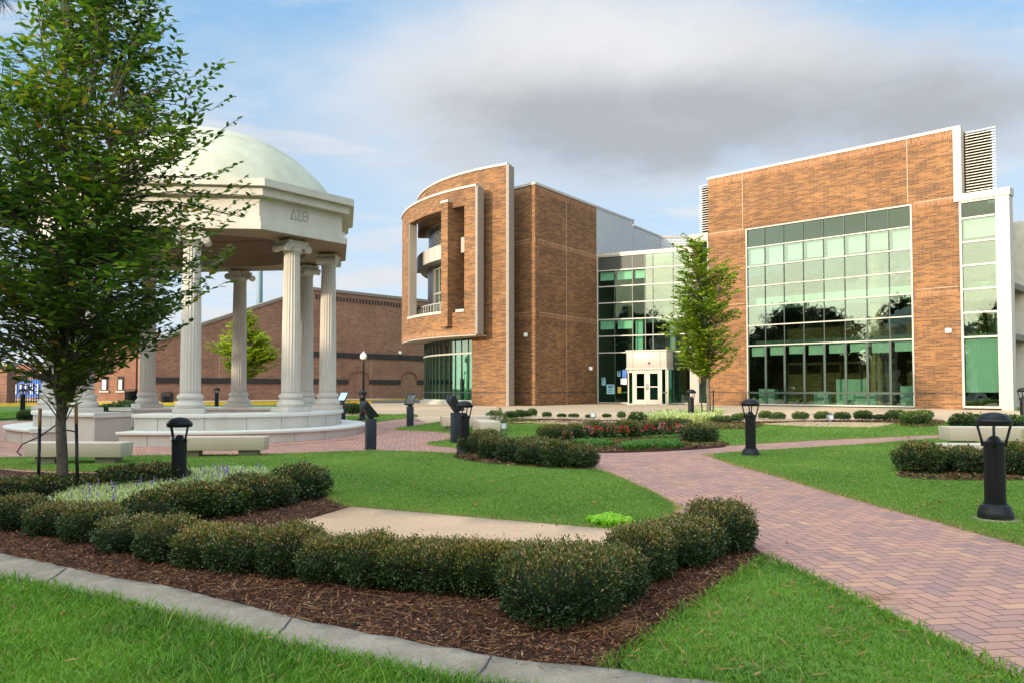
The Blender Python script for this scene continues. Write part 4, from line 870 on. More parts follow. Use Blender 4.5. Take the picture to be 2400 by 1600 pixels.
# curved ground-floor glazing
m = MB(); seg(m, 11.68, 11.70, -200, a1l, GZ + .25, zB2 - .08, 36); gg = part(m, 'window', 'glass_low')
m = MB(); seg(m, 11.66, 11.78, -200, a1l, ez(2.02), ez(2.12), 36); seg(m, 11.66, 11.8, -200, a1l, GZ + .2, GZ + .32, 36); part(m, 'frame', 'frame', gg)
m = MB()
for k in range(16): a = -178 + k * 3.1; seg(m, 11.55, 11.74, a, a + .28, GZ + .3, zB2 - .1, 2)
seg(m, 11.71, 11.76, -200, a1l, ZD, ZD + .08, 36); part(m, 'mullion', 'mullion', gg)
m = MB(); seg(m, 11.55, 11.71, -200, a1l, ez(2.12), zB2 - .1, 36); part(m, 'spandrel_panel', 'black_glass', gg)
m = MB(); seg(m, 11.2, 12.0, -200, a1l, B0, GZ + .2, 36); part(m, 'plinth', 'coping')
m = MB(); seg(m, 6, 11.2, -200, a1l, B0, GZ + .15, 30); part(m, 'interior_floor', 'inner_dark')
m = MB(); p = arc(10.6, -139, -139, 1)[0]; m.lathe([(.28, 0), (.28, 3.9)], (p[0], p[1], GZ), 14)
part(m, 'interior_column', 'inner', smooth=True, auto=40)
# small wall lights on the brick
def wall_light(P, label, rnd=False):
    t = thing('wall_light', tuple(P), label, 'wall light', 'small lights fixed on the brick walls')
    m = MB(); m.box((P.x, P.y - .09, P.z - .11), (.24, .2, .22)); m.build('housing', MT['white_led'], t, bevel=.02)
    m = MB(); m.box((P.x, P.y - .09, P.z - .125), (.16, .14, .013)); m.build('lens', MT['globe'], t)
c = at(1232, 785, FL.pt(Ll * .65).y - .06); wall_light(c, 'square white wall light on the narrow sunlit brick face left of the dark flank')
c = at(1384, 863, FC.pt(FC.t(1384)).y - .1); wall_light(c, 'dome wall light on the shaded brick flank beside the entrance glass')
c = at(2220, 775, FA.pt(FA.t(2220)).y - .06); wall_light(c, 'square white wall light on the brick pier right of the big window')
# posters behind the entrance glass
for px, py, w_, h_, mt, lb in ((1431, 911, .58, .62, 'poster', 'large pale blue notice low in the window left of the entrance doors'), (1414, 893, .26, .5, 'poster', 'narrow notice with a portrait in the lobby window'),
                              (1450, 875, .22, .36, 'poster', 'small plain notice high in the lobby window'), (1463, 875, .3, .5, 'blue', 'blue and yellow notice high in the lobby window'), (1461, 893, .42, .4, 'white', 'group of white sheets taped inside the lobby window'), (1451, 913, .24, .42, 'yposter', 'yellow folded sign standing in the lobby window')):
    t0 = FB.t(px); Pc = FB.pt(t0, -.14); zc = at(px, py, Pc.y).z
    t = thing('poster', (Pc.x, Pc.y, zc), lb, 'poster', 'notices in the lobby window')
    m = MB(); fw(m, FB, t0 - w_ / 2, t0 + w_ / 2, zc - h_ / 2, zc + h_ / 2, -.045, .01); m.build('sheet', MT[mt], t)
    if mt == 'poster':
        m = MB()
        for k in range(5): fw(m, FB, t0 - w_ * .35, t0 + w_ * (.35 - .1 * (k % 3)), zc + h_ * (.3 - .16 * k), zc + h_ * (.3 - .16 * k) + .03 + .03 * (k < 2), -.040, .004)
        m.build('writing', MT['navy'], t)

# ------------------------------------------------------------------ brown stadium wall behind
def curve_wall(m, pts, th=.4):
    for (x0, y0, t0), (x1, y1, t1) in zip(pts, pts[1:]):
        P, Q = Vector((x0, y0)), Vector((x1, y1)); n = (Q - P).normalized(); n = Vector((-n.y, n.x)) * th
        m.hexa([(P.x, P.y, B0), (Q.x, Q.y, B0), (Q.x + n.x, Q.y + n.y, B0), (P.x + n.x, P.y + n.y, B0)], [(P.x, P.y, t0), (Q.x, Q.y, t1), (Q.x + n.x, Q.y + n.y, t1), (P.x + n.x, P.y + n.y, t0)])
FS = Facade((-17.2, 68), (6.6, 7.5)); sY = lambda px: FS.pt(FS.t(px)).y
stad = thing('stadium_wall', (-17.2, 68, GZ), 'long dark brown brick stadium wall with a sloping coping behind the pavilion', 'building')
pk = FS.tz(731, 680); lf = FS.tz(470, 765); l2 = FS.tz(330, 818); rt = FS.tz(1010, 712)
def sp(t): q = FS.pt(t); return q.x, q.y
L_ = [(*sp(l2[0] ), l2[1]), (*sp(lf[0]), lf[1]), (*sp(pk[0]), pk[1]), (*sp(rt[0] + 12), pk[1] + .05)]
m = MB(); curve_wall(m, L_); m.build('brick_wall', MT['brown'], stad)
m = MB()
for (x0, y0, t0), (x1, y1, t1) in zip(L_, L_[1:]):
    P, Q = Vector((x0, y0)), Vector((x1, y1)); n = (Q - P).normalized(); n = Vector((-n.y, n.x)); P2, Q2 = P + n * .5, Q + n * .5; P, Q = P - n * .1, Q - n * .1
    m.hexa([(P.x, P.y, t0 + .002), (Q.x, Q.y, t1 + .002), (Q2.x, Q2.y, t1 + .002), (P2.x, P2.y, t0 + .002)], [(P.x, P.y, t0 + .25), (Q.x, Q.y, t1 + .25), (Q2.x, Q2.y, t1 + .25), (P2.x, P2.y, t0 + .25)])
m.build('coping', MT['panel_grey'], stad)
zb_l, zb_u = FS.tz(731, 893)[1], FS.tz(731, 829)[1]
m = MB(); ar = [(FS.t(816), FS.t(864)), (FS.t(938), FS.t(976))]; tt = l2[0]
for a, b in ar + [(rt[0] + 11.9, 0)]:
    fw(m, FS, tt + .01, a - .02, zb_l - .2, zb_l + .2, .10, .13); tt = b + .02
fw(m, FS, pk[0] - .5, rt[0] + 11.9, zb_u - .22, zb_u + .22, .10, .13); m.build('string_course', MT['brown_dark'], stad)
m = MB()
for a, b in ar:
    c = (a + b) / 2; w = (b - a) / 2; pts = []
    for k in range(13): w_ = math.pi * k / 12; pts.append((c - w * math.cos(w_), zb_l + .1 + .85 * math.sin(w_) ** .8))
    for (u0, z0), (u1, z1) in zip(pts, pts[1:]):
        P, Q = FS.pt(u0, .12), FS.pt(u1, .12); P2, Q2 = FS.pt(u0, -.05), FS.pt(u1, -.05)
        m.hexa([(P.x, P.y, z0), (Q.x, Q.y, z1), (Q2.x, Q2.y, z1), (P2.x, P2.y, z0)], [(P.x, P.y, z0 + .28), (Q.x, Q.y, z1 + .28), (Q2.x, Q2.y, z1 + .28), (P2.x, P2.y, z0 + .28)])
m.build('arch_hood', MT['brown_lt'], stad)
m = MB(); t = pk[0] + .4
while t < rt[0] + 11: fw(m, FS, t, t + .14, pk[1] - .75, pk[1] - .35, .07, .08); t += .36
m.build('dentil_course', MT['brown_dark'], stad)
m = MB()
for px in (513, 869): t = FS.t(px); fw(m, FS, t, t + .05, B0, zb_u if px > 700 else 3.9, .012, .02)
m.build('sealant_joint', MT['joint'], stad)
c = at(938, 826, sY(938) - .15); t_ = thing('wall_light', tuple(c), 'tiny white wall light on the dark stadium wall above an arch', 'wall light', 'small lights fixed on the brick walls')
m = MB(); m.box((c.x, c.y - .1, c.z - .14), (.3, .25, .28)); m.build('housing', MT['white_led'], t_, bevel=.02)
# ticket building and gate at the far left
FE = Facade((-31.5, 58.5), (1, .02)); tk = thing('gate_building', (-29, 58.5, GZ), 'low reddish brick gate building with poster windows behind the foreground tree', 'building')
e0, e1 = FE.t(196), FE.t(318); m = MB(); fw(m, FE, e0, e1, B0, FE.tz(260, 770)[1], 0, 4); m.build('brick_wall', MT['brown_lt'], tk)
m = MB(); w0, w1 = [], []
for a, b in ((237, 253), (276, 290)):
    t0, t1 = FE.t(a), FE.t(b); z0, z1 = FE.tz(245, 914)[1], FE.tz(245, 881)[1]
    m = MB(); fw(m, FE, t0, t1, z0, z1, .06, .05); wn = m.build('window', MT['brown_dark'], tk)
    m = MB(); fw(m, FE, t0 + .1, t1 - .1, z0 + .08, z1 - .25, .09, .02); m.build('display', MT['white'], wn)
    m = MB(); fw(m, FE, t0 - .1, t1 + .1, z0 - .15, z0 - .01, .12, .1); m.build('sill', MT['coping'], wn)
sgn = thing('stadium_banner', (-26.5, 61, 3), 'blue and white stadium banner glimpsed beside a pavilion column', 'banner')
m = MB(); P = at(322, 905, 62); Q = at(343, 905, 62); m.wall((P.x, P.y), (Q.x, Q.y), P.z, at(322, 883, 62).z, .1); m.build('cloth', MT['blue'], sgn)
m = MB(); P = at(334, 903, 61.8); Q = at(343, 903, 61.8); m.wall((P.x, P.y), (Q.x, Q.y), P.z, at(322, 892, 61.8).z, .05); m.build('emblem_panel', MT['white'], sgn)
gp = thing('gate_pillar', tuple(at(5, 940, 50)), 'brown brick gate pillar with pale cap at the far left edge', 'pillar')
a, b = at(-14, 943, 50), at(15, 943, 50); m = MB(); m.wall((a.x, 50), (b.x, 50), B0, at(5, 857, 50).z, .9); m.build('brick_shaft', MT['brown'], gp)
m = MB(); m.wall((a.x - .1, 49.9), (b.x + .1, 49.9), at(5, 857, 50).z, at(5, 852, 50).z + .1, 1.1); m.build('cap', MT['coping'], gp)
fe = thing('gate_fence', tuple(at(60, 940, 52)), 'black metal picket gate between the brick pillar and gate building', 'gate')
m = MB(); a, b = at(17, 900, 52), at(196, 900, 52); x = a.x
while x < b.x: m.box((x, 52, GZ), (.035, .035, 1.9)); x += .16
m.build('picket', MT['black'], fe)
m = MB(); m.box(((a.x + b.x) / 2, 52, GZ + 1.75), (b.x - a.x, .06, .06)); m.box(((a.x + b.x) / 2, 52, GZ + .15), (b.x - a.x, .06, .06)); m.build('rail', MT['black'], fe)
bs = thing('bleachers', tuple(at(80, 900, 64)), 'blue and white bleacher stand with sloping dark roof edge behind the gate', 'bleachers')
m = MB()
for k in range(12): m.box((-34.0, 64 + k * .1, .9 + k * .33), (9, .25, .12))
m.build('slat', MT['white'], bs)
m = MB(); P, Q = at(18, 912, 62), at(196, 912, 62); m.wall((P.x, 62), (Q.x, 62), .7, 2.1, .1)
m.build('banner', MT['blue'], bs)
m = MB()
for k in range(14): x = P.x + (Q.x - P.x) * (k + .3) / 14; m.wall((x, 61.9), (x + .18, 61.9), .95, 1.75, .04)
m.build('lettering', MT['white'], bs)
m = MB(); A_, B_ = at(18, 903, 60), at(110, 852, 60); m.tube([A_, B_], .22, 6); m.build('stair_stringer', MT['brown_dark'], bs)
bw = MB(); bwl = thing('back_wall', (-36, 70, GZ), 'pale brown low wall beyond the bleachers', 'wall'); bw.wall((-50, 70), (-26, 70), B0, at(60, 853, 70).z, .4); bw.build('brick_wall', MT['brown_lt'], bwl)
mast = thing('light_mast', tuple(at(606, 900, 92)), 'tall blue-grey floodlight mast rising behind the stadium wall', 'mast')
m = MB(); c = at(606, 900, 92); m.tube([(c.x, c.y, 0), (c.x, c.y, 12), (c.x, c.y, 24)], [.42, .36, .28], 12); m.build('pole', plain('mast_paint', (.14, .22, .27), .5), mast, smooth=True)
m = MB(); m.box((c.x, c.y, 24), (1.2, .5, .5)); m.build('lamp_head', MT['zinc'], mast)
# building beyond the right edge
rb = thing('brown_building', tuple(at(2390, 930, 62)), 'brown brick building with pale metal upper wall at the right edge', 'building')
m = MB(); P, Q = at(2362, 900, 62), at(2700, 900, 56); m.wall((P.x, P.y), (Q.x, Q.y), B0, at(2380, 738, 62).z, 8); m.build('brick_wall', MT['brown'], rb)
m = MB(); m.wall((P.x, P.y - .1), (Q.x, Q.y - .1), at(2380, 738, 62).z + .01, at(2380, 674, 62).z, 8); m.build('metal_wall', MT['corr'], rb)
m = MB(); m.wall((P.x, P.y - .2), (Q.x, Q.y - .2), at(2380, 674, 62).z + .01, at(2380, 670, 62).z + .05, 8.2); m.build('coping', MT['coping'], rb)
g7 = [at(2340, 945, 40), at(2900, 945, 36), at(2900, 930, 55), at(2340, 930, 57)]
sheet('lawn', [Vector((23.2, 36)), Vector((60, 30)), Vector((60, 52)), Vector((34.5, 55)), Vector((27, 46))], .04, MT['field'], 3)

# ------------------------------------------------------------------ domed pavilion
PF = np.array([[-9.013, 23.302], [.526, -3.356], [3.935, -.106], [.462, -.134], [.02, .208]]); PC = PF[0]
def pv(r, t):                      # slightly elongated ring; t in column steps (0 = column 1)
    a = t * math.pi / 4; q = np.array([1, math.cos(a), math.sin(a), math.cos(2 * a), math.sin(2 * a)]) @ PF
    p = PC + r * (q - PC); return float(p[0]), float(p[1])
def pvn(d, t):                     # the same ring pushed outward by d metres
    x, y = pv(1, t); v = Vector((x - PC[0], y - PC[1])); l = v.length; k = (l + d) / l; return PC[0] + v.x * k, PC[1] + v.y * k
PZ = EYE - 1.46
pav = thing('domed_pavilion', (PC[0], PC[1], PZ), 'round limestone pavilion with fluted columns, pale green dome and curved bench walls', 'pavilion')
za, zlow, zup = PZ - .15, EYE - 1.04, EYE - .64
def parc(f, a, b, n=40): return [f(a + (b - a) * k / n) for k in range(n + 1)]
for nm, a, b, ea, eb in (('bench_wall', -.36, 5.22, -.36, 5.22), ('bench_wall', 5.86, 7.36, 5.86, 7.36)):
    n = int((b - a) * 14)
    m = MB(); m.ringseg(parc(lambda t: pvn(-.62, t), a, b, n), parc(lambda t: pvn(.50, t), a, b, n), za, zup - .09); w = m.build(nm, MT['stone'], pav)
    m = MB(); m.ringseg(parc(lambda t: pvn(-.66, t), a - .012, b + .012, n), parc(lambda t: pvn(.56, t), a - .012, b + .012, n), zup - .09, zup); m.build('cap_stone', MT['stone_w'], w, bevel=.012)
    g0 = .30 if a > 5 else .02; a2, b2 = (a + .0 if a > 5 else a), (b - (g0 if a > 5 else 0))
    m = MB(); m.ringseg(parc(lambda t: pvn(.502, t), a2, b2, n), parc(lambda t: pvn(1.16, t), a2, b2, n), za, zlow - .07); m.build('seat_base', MT['stone'], w)
    m = MB(); m.ringseg(parc(lambda t: pvn(.505, t), a2 - .012, b2 + .01, n), parc(lambda t: pvn(1.23, t), a2 - .012, b2 + .01, n), zlow - .07, zlow); m.build('seat_slab', MT['stone_w'], w, bevel=.012)
    m = MB()
    for k in range(int((b - a) / .31)):
        t = a + .15 + k * .31
        for r0, z0, z1 in ((1.1605, za, zlow - .072), (.5005, zlow, zup - .092)):
            if r0 > 1 and t > b2: continue
            p, q = pvn(r0, t), pvn(r0, t + .004); u = pvn(r0 + .003, t); v = pvn(r0 + .003, t + .004); m.hexa([(*p, z0), (*u, z0), (*v, z0), (*q, z0)], [(*p, z1), (*u, z1), (*v, z1), (*q, z1)])
    m.build('stone_joint', MT['stone_dk'], w)
    for t in ((a + .13), (b - .13)) if False else ():
        pass
# floor of the rotunda: brick, radial
fl = [pvn(1.9, k / 6) for k in range(48)]
sheet('brick_path', [Vector(p) for p in fl], .012, MT['paving'], .8, skirt=.02)
zcap = EYE + 3.93
def column(x, y, rz):
    col_h = zcap - zup; root = pav
    m = MB(); m.box((x, y, zup), (.74, .74, .13), rz)
    c = m.build('column_plinth', MT['stone'], pav, bevel=.01)
    m = MB(); b0 = zup + .13
    m.lathe([(.345, 0), (.365, .04), (.365, .09), (.335, .13), (.30, .16), (.285, .20), (.295, .23), (.315, .25), (.322, .29), (.305, .33), (.262, .35)], (x, y, b0), 36)
    m.build('column_base', MT['stone'], c, smooth=True, auto=35)
    m = MB(); s0 = b0 + .35; s1 = zcap - .36; H = s1 - s0; pr = []
    for k in range(11): t = k / 10; pr.append((.248 - .040 * t ** 1.6, H * (.012 + .976 * t)))
    m.lathe([(.255, 0), (.252, H * .01)], (x, y, s0), 40, False); m.lathe(pr, (x, y, s0), 120, False, 20, .02); m.lathe([(.212, H * .988), (.216, H)], (x, y, s0), 40, False)
    m.build('column_shaft', MT['stone'], c, smooth=True, auto=50)
    # ionic capital: echinus, cushion, two pairs of volutes, abacus
    m = MB(); m.lathe([(.215, 0), (.235, .05), (.27, .10), (.27, .14)], (x, y, s1), 28)
    cs, sn = math.cos(rz), math.sin(rz); fx = lambda u, v: (x + u * cs - v * sn, y + u * sn + v * cs)
    m.box((*fx(0, 0), s1 + .14), (.62, .50, .12), rz); m.box((*fx(0, 0), s1 + .26), (.66, .56, .06), rz)
    for sx in (-1, 1):
        for i in range(9):
            v0, v1 = -.27 + i * .06, -.27 + (i + 1) * .06; k0, k1 = .105 - .03 * (1 - abs(v0) / .27), .105 - .03 * (1 - abs(v1) / .27); ring0, ring1 = [], []
            for j in range(16):
                w = 2 * math.pi * j / 16; ring0.append((*fx(sx * .335 + k0 * math.cos(w), v0), s1 + .13 + k0 * math.sin(w))); ring1.append((*fx(sx * .335 + k1 * math.cos(w), v1), s1 + .13 + k1 * math.sin(w)))
            for j in range(16): j2 = (j + 1) % 16; m.face([ring0[j], ring0[j2], ring1[j2], ring1[j]])
            if i in (0, 8): m.face(ring0 if i == 0 else ring1)
        for fv in (-1, 1):
            sp_ = []
            for j in range(34):
                w = j / 33 * 4.2 * math.pi; rr = .098 * (1 - j / 33 * .82); sp_.append((*fx(sx * (.335 + rr * math.cos(w)), fv * .275), s1 + .13 + rr * math.sin(w)))
            m.tube(sp_, .012, 4)
    cp_ = m.build('column_capital', MT['stone'], c)
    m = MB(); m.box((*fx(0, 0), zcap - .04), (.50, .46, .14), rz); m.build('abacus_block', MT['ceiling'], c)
COLT = [0, 1, 2, 3, 4, 5, 6, 7]
MEAS = [(444.3, 1), (678.6, 1.065), (772, 1.177), (715, 1.283), (556, 1.34), (352, 1.31), (108, 1.19), (205, 1.05)]
for k, (px, zz) in enumerate(MEAS):
    y = 19.8 * zz; x = slope(px, 900)[0] * y; fx_, fy_ = pv(1, k); x, y = .65 * x + .35 * fx_, .65 * y + .35 * fy_
    column(x, y, math.atan2(y - PC[1], x - PC[0]) + math.pi / 2)
rv = [1.155, 1.245, 1.215, 1.20, 1.20, 1.20, 1.20, 1.18]
V8 = [Vector(pv(rv[k], k + .5)) for k in range(8)]
def oct_(d):                        # eight corners pushed outward by d
    o = []
    for v in V8: w = v - Vector(PC); o.append(tuple(Vector(PC) + w * ((w.length + d) / w.length)))
    return o
z0e = EYE + 3.98
inn = [pvn(-.55, k / 6) for k in range(48)]
def octring(m, d, z0, z1, hole=True):
    o = oct_(d); n = 48; outer = []
    for k in range(8):
        p, q = Vector(o[k - 1]), Vector(o[k])
        for j in range(6): outer.append(tuple(p + (q - p) * (j / 6)))
    inner = [pvn(-.55, (k / 6) - .5) for k in range(48)]
    m.ringseg(inner, outer, z0, z1, closed=True); return m
m = MB(); octring(m, .02, z0e, z0e + .17); ent = m.build('entablature', MT['stone'], pav)
for d, a, b, nm in ((-.05, .172, .33, 'architrave_band'), (-.13, .332, .84, 'frieze'), (.10, .842, 1.05, 'cornice_band'), (.24, 1.052, 1.24, 'cornice')):
    m = MB(); octring(m, d, z0e + a, z0e + b); m.build(nm, MT['stone'], ent)
m = MB()
for k in range(8):
    for d, a, b in ((.02, 0, .17), (-.03, .172, .33)):
        p = Vector(oct_(d + .004)[k]); w = (p - Vector(PC)).normalized(); m.tube([(p.x - .0, p.y, z0e + a + .005), (p.x, p.y, z0e + b - .005)], .006, 4)
m.build('stone_joint', MT['stone_dk'], ent)
# inner ceiling ring and the shell of the dome seen from below
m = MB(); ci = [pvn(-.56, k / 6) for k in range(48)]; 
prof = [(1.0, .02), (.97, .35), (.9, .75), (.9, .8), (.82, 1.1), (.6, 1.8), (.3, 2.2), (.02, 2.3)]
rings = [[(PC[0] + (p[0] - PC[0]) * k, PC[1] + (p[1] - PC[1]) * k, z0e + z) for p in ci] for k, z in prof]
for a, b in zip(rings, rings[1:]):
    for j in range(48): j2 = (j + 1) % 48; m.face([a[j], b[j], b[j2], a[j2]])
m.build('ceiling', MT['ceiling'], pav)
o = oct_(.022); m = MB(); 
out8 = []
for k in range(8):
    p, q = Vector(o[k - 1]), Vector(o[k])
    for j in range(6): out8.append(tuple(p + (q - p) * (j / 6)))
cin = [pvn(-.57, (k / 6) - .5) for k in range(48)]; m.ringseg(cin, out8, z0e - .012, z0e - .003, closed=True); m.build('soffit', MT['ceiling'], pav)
# dome: cap of a sphere stretched over the ring
m = MB(); Rs, zc_ = 4.38, EYE + 3.18; dz0 = z0e + 1.24; prf = []
for k in range(25):
    zz = dz0 + (zc_ + Rs - dz0) * math.sin(math.pi / 2 * k / 24); prf.append((math.sqrt(max(0, Rs * Rs - (zz - zc_) ** 2)), zz))
rr0 = prf[0][0]; dr = []
for r_, zz in prf:
    ring = []
    for k in range(72):
        a = 2 * math.pi * k / 72; ring.append((PC[0] + r_ * 1.0 * math.cos(a), PC[1] + r_ * math.sin(a) * .95, zz))
    dr.append(ring)
for a, b in zip(dr, dr[1:]):
    for j in range(72): j2 = (j + 1) % 72; m.face([a[j], a[j2], b[j2], b[j]])
dm = m.build('dome', MT['dome'], pav, smooth=True); w = dm.modifiers.new('weld', 'WELD')
m = MB(); m.lathe([(rr0 + .12, 0), (rr0 + .12, .08), (rr0 - .3, .1)], (PC[0], PC[1], dz0 - .02), 72, False); m.build('dome_rim', MT['stone'], dm)
# carved letters between the first two corners: raised strokes, groove shade put into their dark colour
p, q = Vector(oct_(-.13)[0]), Vector(oct_(-.13)[1]); d_ = (q - p).normalized(); nn = Vector((d_.y, -d_.x)); Lf = (q - p).length
def tl(px):
    mm = slope(px, 500)[0]; return (mm * p.y - p.x) / (d_.x - mm * d_.y)
def lp(t, z): w = p + d_ * t + nn * .004; return (w.x, w.y, z)
ta, tb_ = tl(681), tl(722); zL0, zL1 = z0e + .44, z0e + .70; wl = (tb_ - ta) / 3.25; m = MB(); th = .009
def stroke(a, pts): m.tube([lp(a + u * wl, zL0 + v * (zL1 - zL0)) for u, v in pts], th, 5)
stroke(ta, [(0, 0), (.5, 1), (1, 0), (0, 0)]); stroke(ta, [(.08, .03), (.47, .85)])
stroke(ta + wl * 1.15, [(.92, .82), (.9, 1), (.05, 1), (.5, .52), (.03, 0), (.92, 0), (.97, .2)]); stroke(ta + wl * 1.15, [(.12, .96), (.56, .5)])
stroke(ta + wl * 2.25, [(.5 + .5 * math.cos(w), .5 + .5 * math.sin(w)) for w in np.linspace(0, 6.2832, 25)]); stroke(ta + wl * 2.25, [(.32, .5), (.68, .5)]); stroke(ta + wl * 2.25, [(.32, .42), (.32, .58)]); stroke(ta + wl * 2.25, [(.68, .42), (.68, .58)])
m.build('inscription', MT['stone_dk'], ent)

# ------------------------------------------------------------------ stone benches
def bench(P, L, rz, label, mat='stone_warm', dpt=.46, slab=.27, lift=.15, topmat='stone_w'):
    t = thing('stone_bench', (0, 0, 0), label, 'bench', 'low stone benches beside the paths')
    m = MB(); k = .975
    lo = [(-L / 2 * k, -dpt / 2 * .93, lift), (L / 2 * k, -dpt / 2 * .93, lift), (L / 2 * k, dpt / 2 * .93, lift), (-L / 2 * k, dpt / 2 * .93, lift)]
    hi = [(-L / 2, -dpt / 2, lift + slab), (L / 2, -dpt / 2, lift + slab), (L / 2, dpt / 2, lift + slab), (-L / 2, dpt / 2, lift + slab)]
    m.hexa(lo, hi); m.build('slab', MT[mat], t, world=False, bevel=.008)
    for s in (-1, 1):
        m = MB(); m.box((s * L * .31, 0, -.05), (L * .2, dpt * .6, lift + .05)); m.build('leg', MT['stone_dk'], t, world=False)
    t.location = P; t.rotation_euler = (0, 0, rz); return t
def span(pxa, pxb, py, Y, rz=0):
    a, b = at(pxa, py, Y), at(pxb, py, Y); c = (a + b) / 2; return Vector((c.x, c.y + .2, ground_z(c.x, c.y))), (b - a).length
c, L = span(54, 290, 1060, 14.9); bench(c, L, R(-3), 'left stone bench at the lawn edge in front of the pavilion, behind the staked tree')
c, L = span(399, 617, 1055, 16.0); bench(c, L, R(4), 'stone bench right of the front bollard against the pavilion bench wall')
c, L = span(2228, 2460, 1030, 15.4); c.z += .05; b_ = bench(c, L, R(-3), 'tan stone bench with small brass plaque near the right edge')
m = MB(); m.box((.52, -.243, .24), (.20, .012, .14)); m.build('plaque', MT['brass'], b_, world=False)
c, L = span(2166, 2430, 1050, 13.6); c.z -= .04; bench(c, L, R(-5), 'lower stone bench half hidden by the right-hand shrubs', slab=.22, lift=.12)
c = at(1136, 1018, 20.6); bench(Vector((c.x + .0, c.y + .8, ground_z(c.x, c.y))), 1.9, R(100), 'stone bench seen end on beside the leggy bush on the middle lawn', dpt=.52, slab=.30, lift=.10)
c = at(1104, 1003, 22.5); bench(Vector((c.x, c.y + .5, ground_z(c.x, c.y + .5))), 1.8, R(14), 'stone bench partly hidden behind the centre bollard', dpt=.5, slab=.28)

# ------------------------------------------------------------------ bollard lights
def bollard0():
    t = thing('bollard_light', (0, 0, 0), 'black bollard light', 'bollard', 'black bollard lights along the paths')
    m = MB(); m.lathe([(.165, 0), (.165, .06), (.155, .08), (.14, .13), (.115, .15), (.108, .155), (.108, .17)], n=28); m.build('base', MT['black'], t, smooth=True, auto=30, world=False)
    m = MB(); m.lathe([(.098, .15), (.098, .755), (.104, .76), (.104, .785), (.09, .79)], n=28); m.build('post', MT['black'], t, smooth=True, auto=30, world=False)
    m = MB(); m.lathe([(.085, .785), (.07, .80), (.05, .83), (.03, .845), (.005, .85)], n=20); m.build('lamp_cone', MT['lampglass'], t, smooth=True, auto=40, world=False)
    m = MB()
    for k in range(4):
        a = math.pi / 4 + k * math.pi / 2 + .15; c_, s_ = math.cos(a), math.sin(a); m.tube([(c_ * .104, s_ * .104, .74), (c_ * .108, s_ * .108, .79), (c_ * .15, s_ * .15, .965)], [.014, .013, .012], 6)
    m.build('cage', MT['black'], t, world=False)
    m = MB(); m.lathe([(.12, .955), (.158, .955), (.168, .975), (.170, 1.0), (.158, 1.02), (.146, 1.025), (.143, 1.038), (.130, 1.045), (.126, 1.055), (.10, 1.072), (.05, 1.086), (.004, 1.09)], n=32); m.build('cap', MT['black'], t, smooth=True, auto=25, world=False)
    return t
bp0 = bollard0(); first = [True]
def bollard(P, label, rz=0, dz=0, s=1.0):
    t = bp0 if first[0] else copy_tree(bp0); first[0] = False
    t.location = (P[0], P[1], ground_z(P[0], P[1]) + dz); t.rotation_euler = (0, 0, rz); t.scale = (s, s, s); t['label'] = label; return t
def col_at(px, Y): return Vector((slope(px, 1000)[0] * Y, Y))
bollard(col_at(2329, 8.15), 'largest black bollard light, standing on the right lawn on a concrete pad', .1, .03)
c = col_at(2329, 8.15); m = MB(); m.lathe([(.235, 0), (.235, .02)], (c.x, c.y, ground_z(c.x, c.y) + .015), 20); pad = m.build('bollard_pad', MT['curb']); tag(pad, 'round concrete pad under the largest bollard light', 'pad')
bollard(col_at(1759, 15.0), 'bollard light on the lawn tip where the two brick paths meet', .5)
bollard(col_at(1620, 26.3), 'bollard light beside the slim tree in front of the entrance', .9)
bollard(col_at(421, 10.9), 'bollard light in the variegated flower bed by the foreground tree', .2, -.04)
bollard(col_at(1089, 16.0), 'bollard light in front of a slate pedestal at the left end of the middle hedge', .35, 0, 1.0)
bollard(col_at(849, 28.3), 'slim distant bollard light with the globe lamp pole rising behind it', .1)
bollard(col_at(507, 38), 'distant bollard light seen between two pavilion columns', .3)
bollard(col_at(52, 34), 'dark green bollard post near the yellow kerb at far left', .3)
bollard(col_at(2401, 22.5), 'bollard light cut by the right edge of the picture', .3)

# globe lamp post
c = col_at(851, 48); lp_ = thing('lamp_post', (c.x, c.y, GZ), 'thin black lamp post with a milky acorn globe before the stadium wall', 'street lamp')
zt_ = at(851, 843, 48).z; m = MB(); m.lathe([(.20, 0), (.20, .15), (.13, .4), (.09, .6), (.075, 1.2), (.055, zt_ - GZ), (.12, zt_ - GZ + .03)], (c.x, c.y, GZ), 16); m.build('post', MT['black'], lp_, smooth=True, auto=40)
m = MB(); m.lathe([(.12, .03), (.2, .12), (.215, .22), (.18, .34), (.10, .42), (.04, .47), (.02, .52), (.005, .55)], (c.x, c.y, zt_), 20); m.build('globe', MT['globe'], lp_, smooth=True)

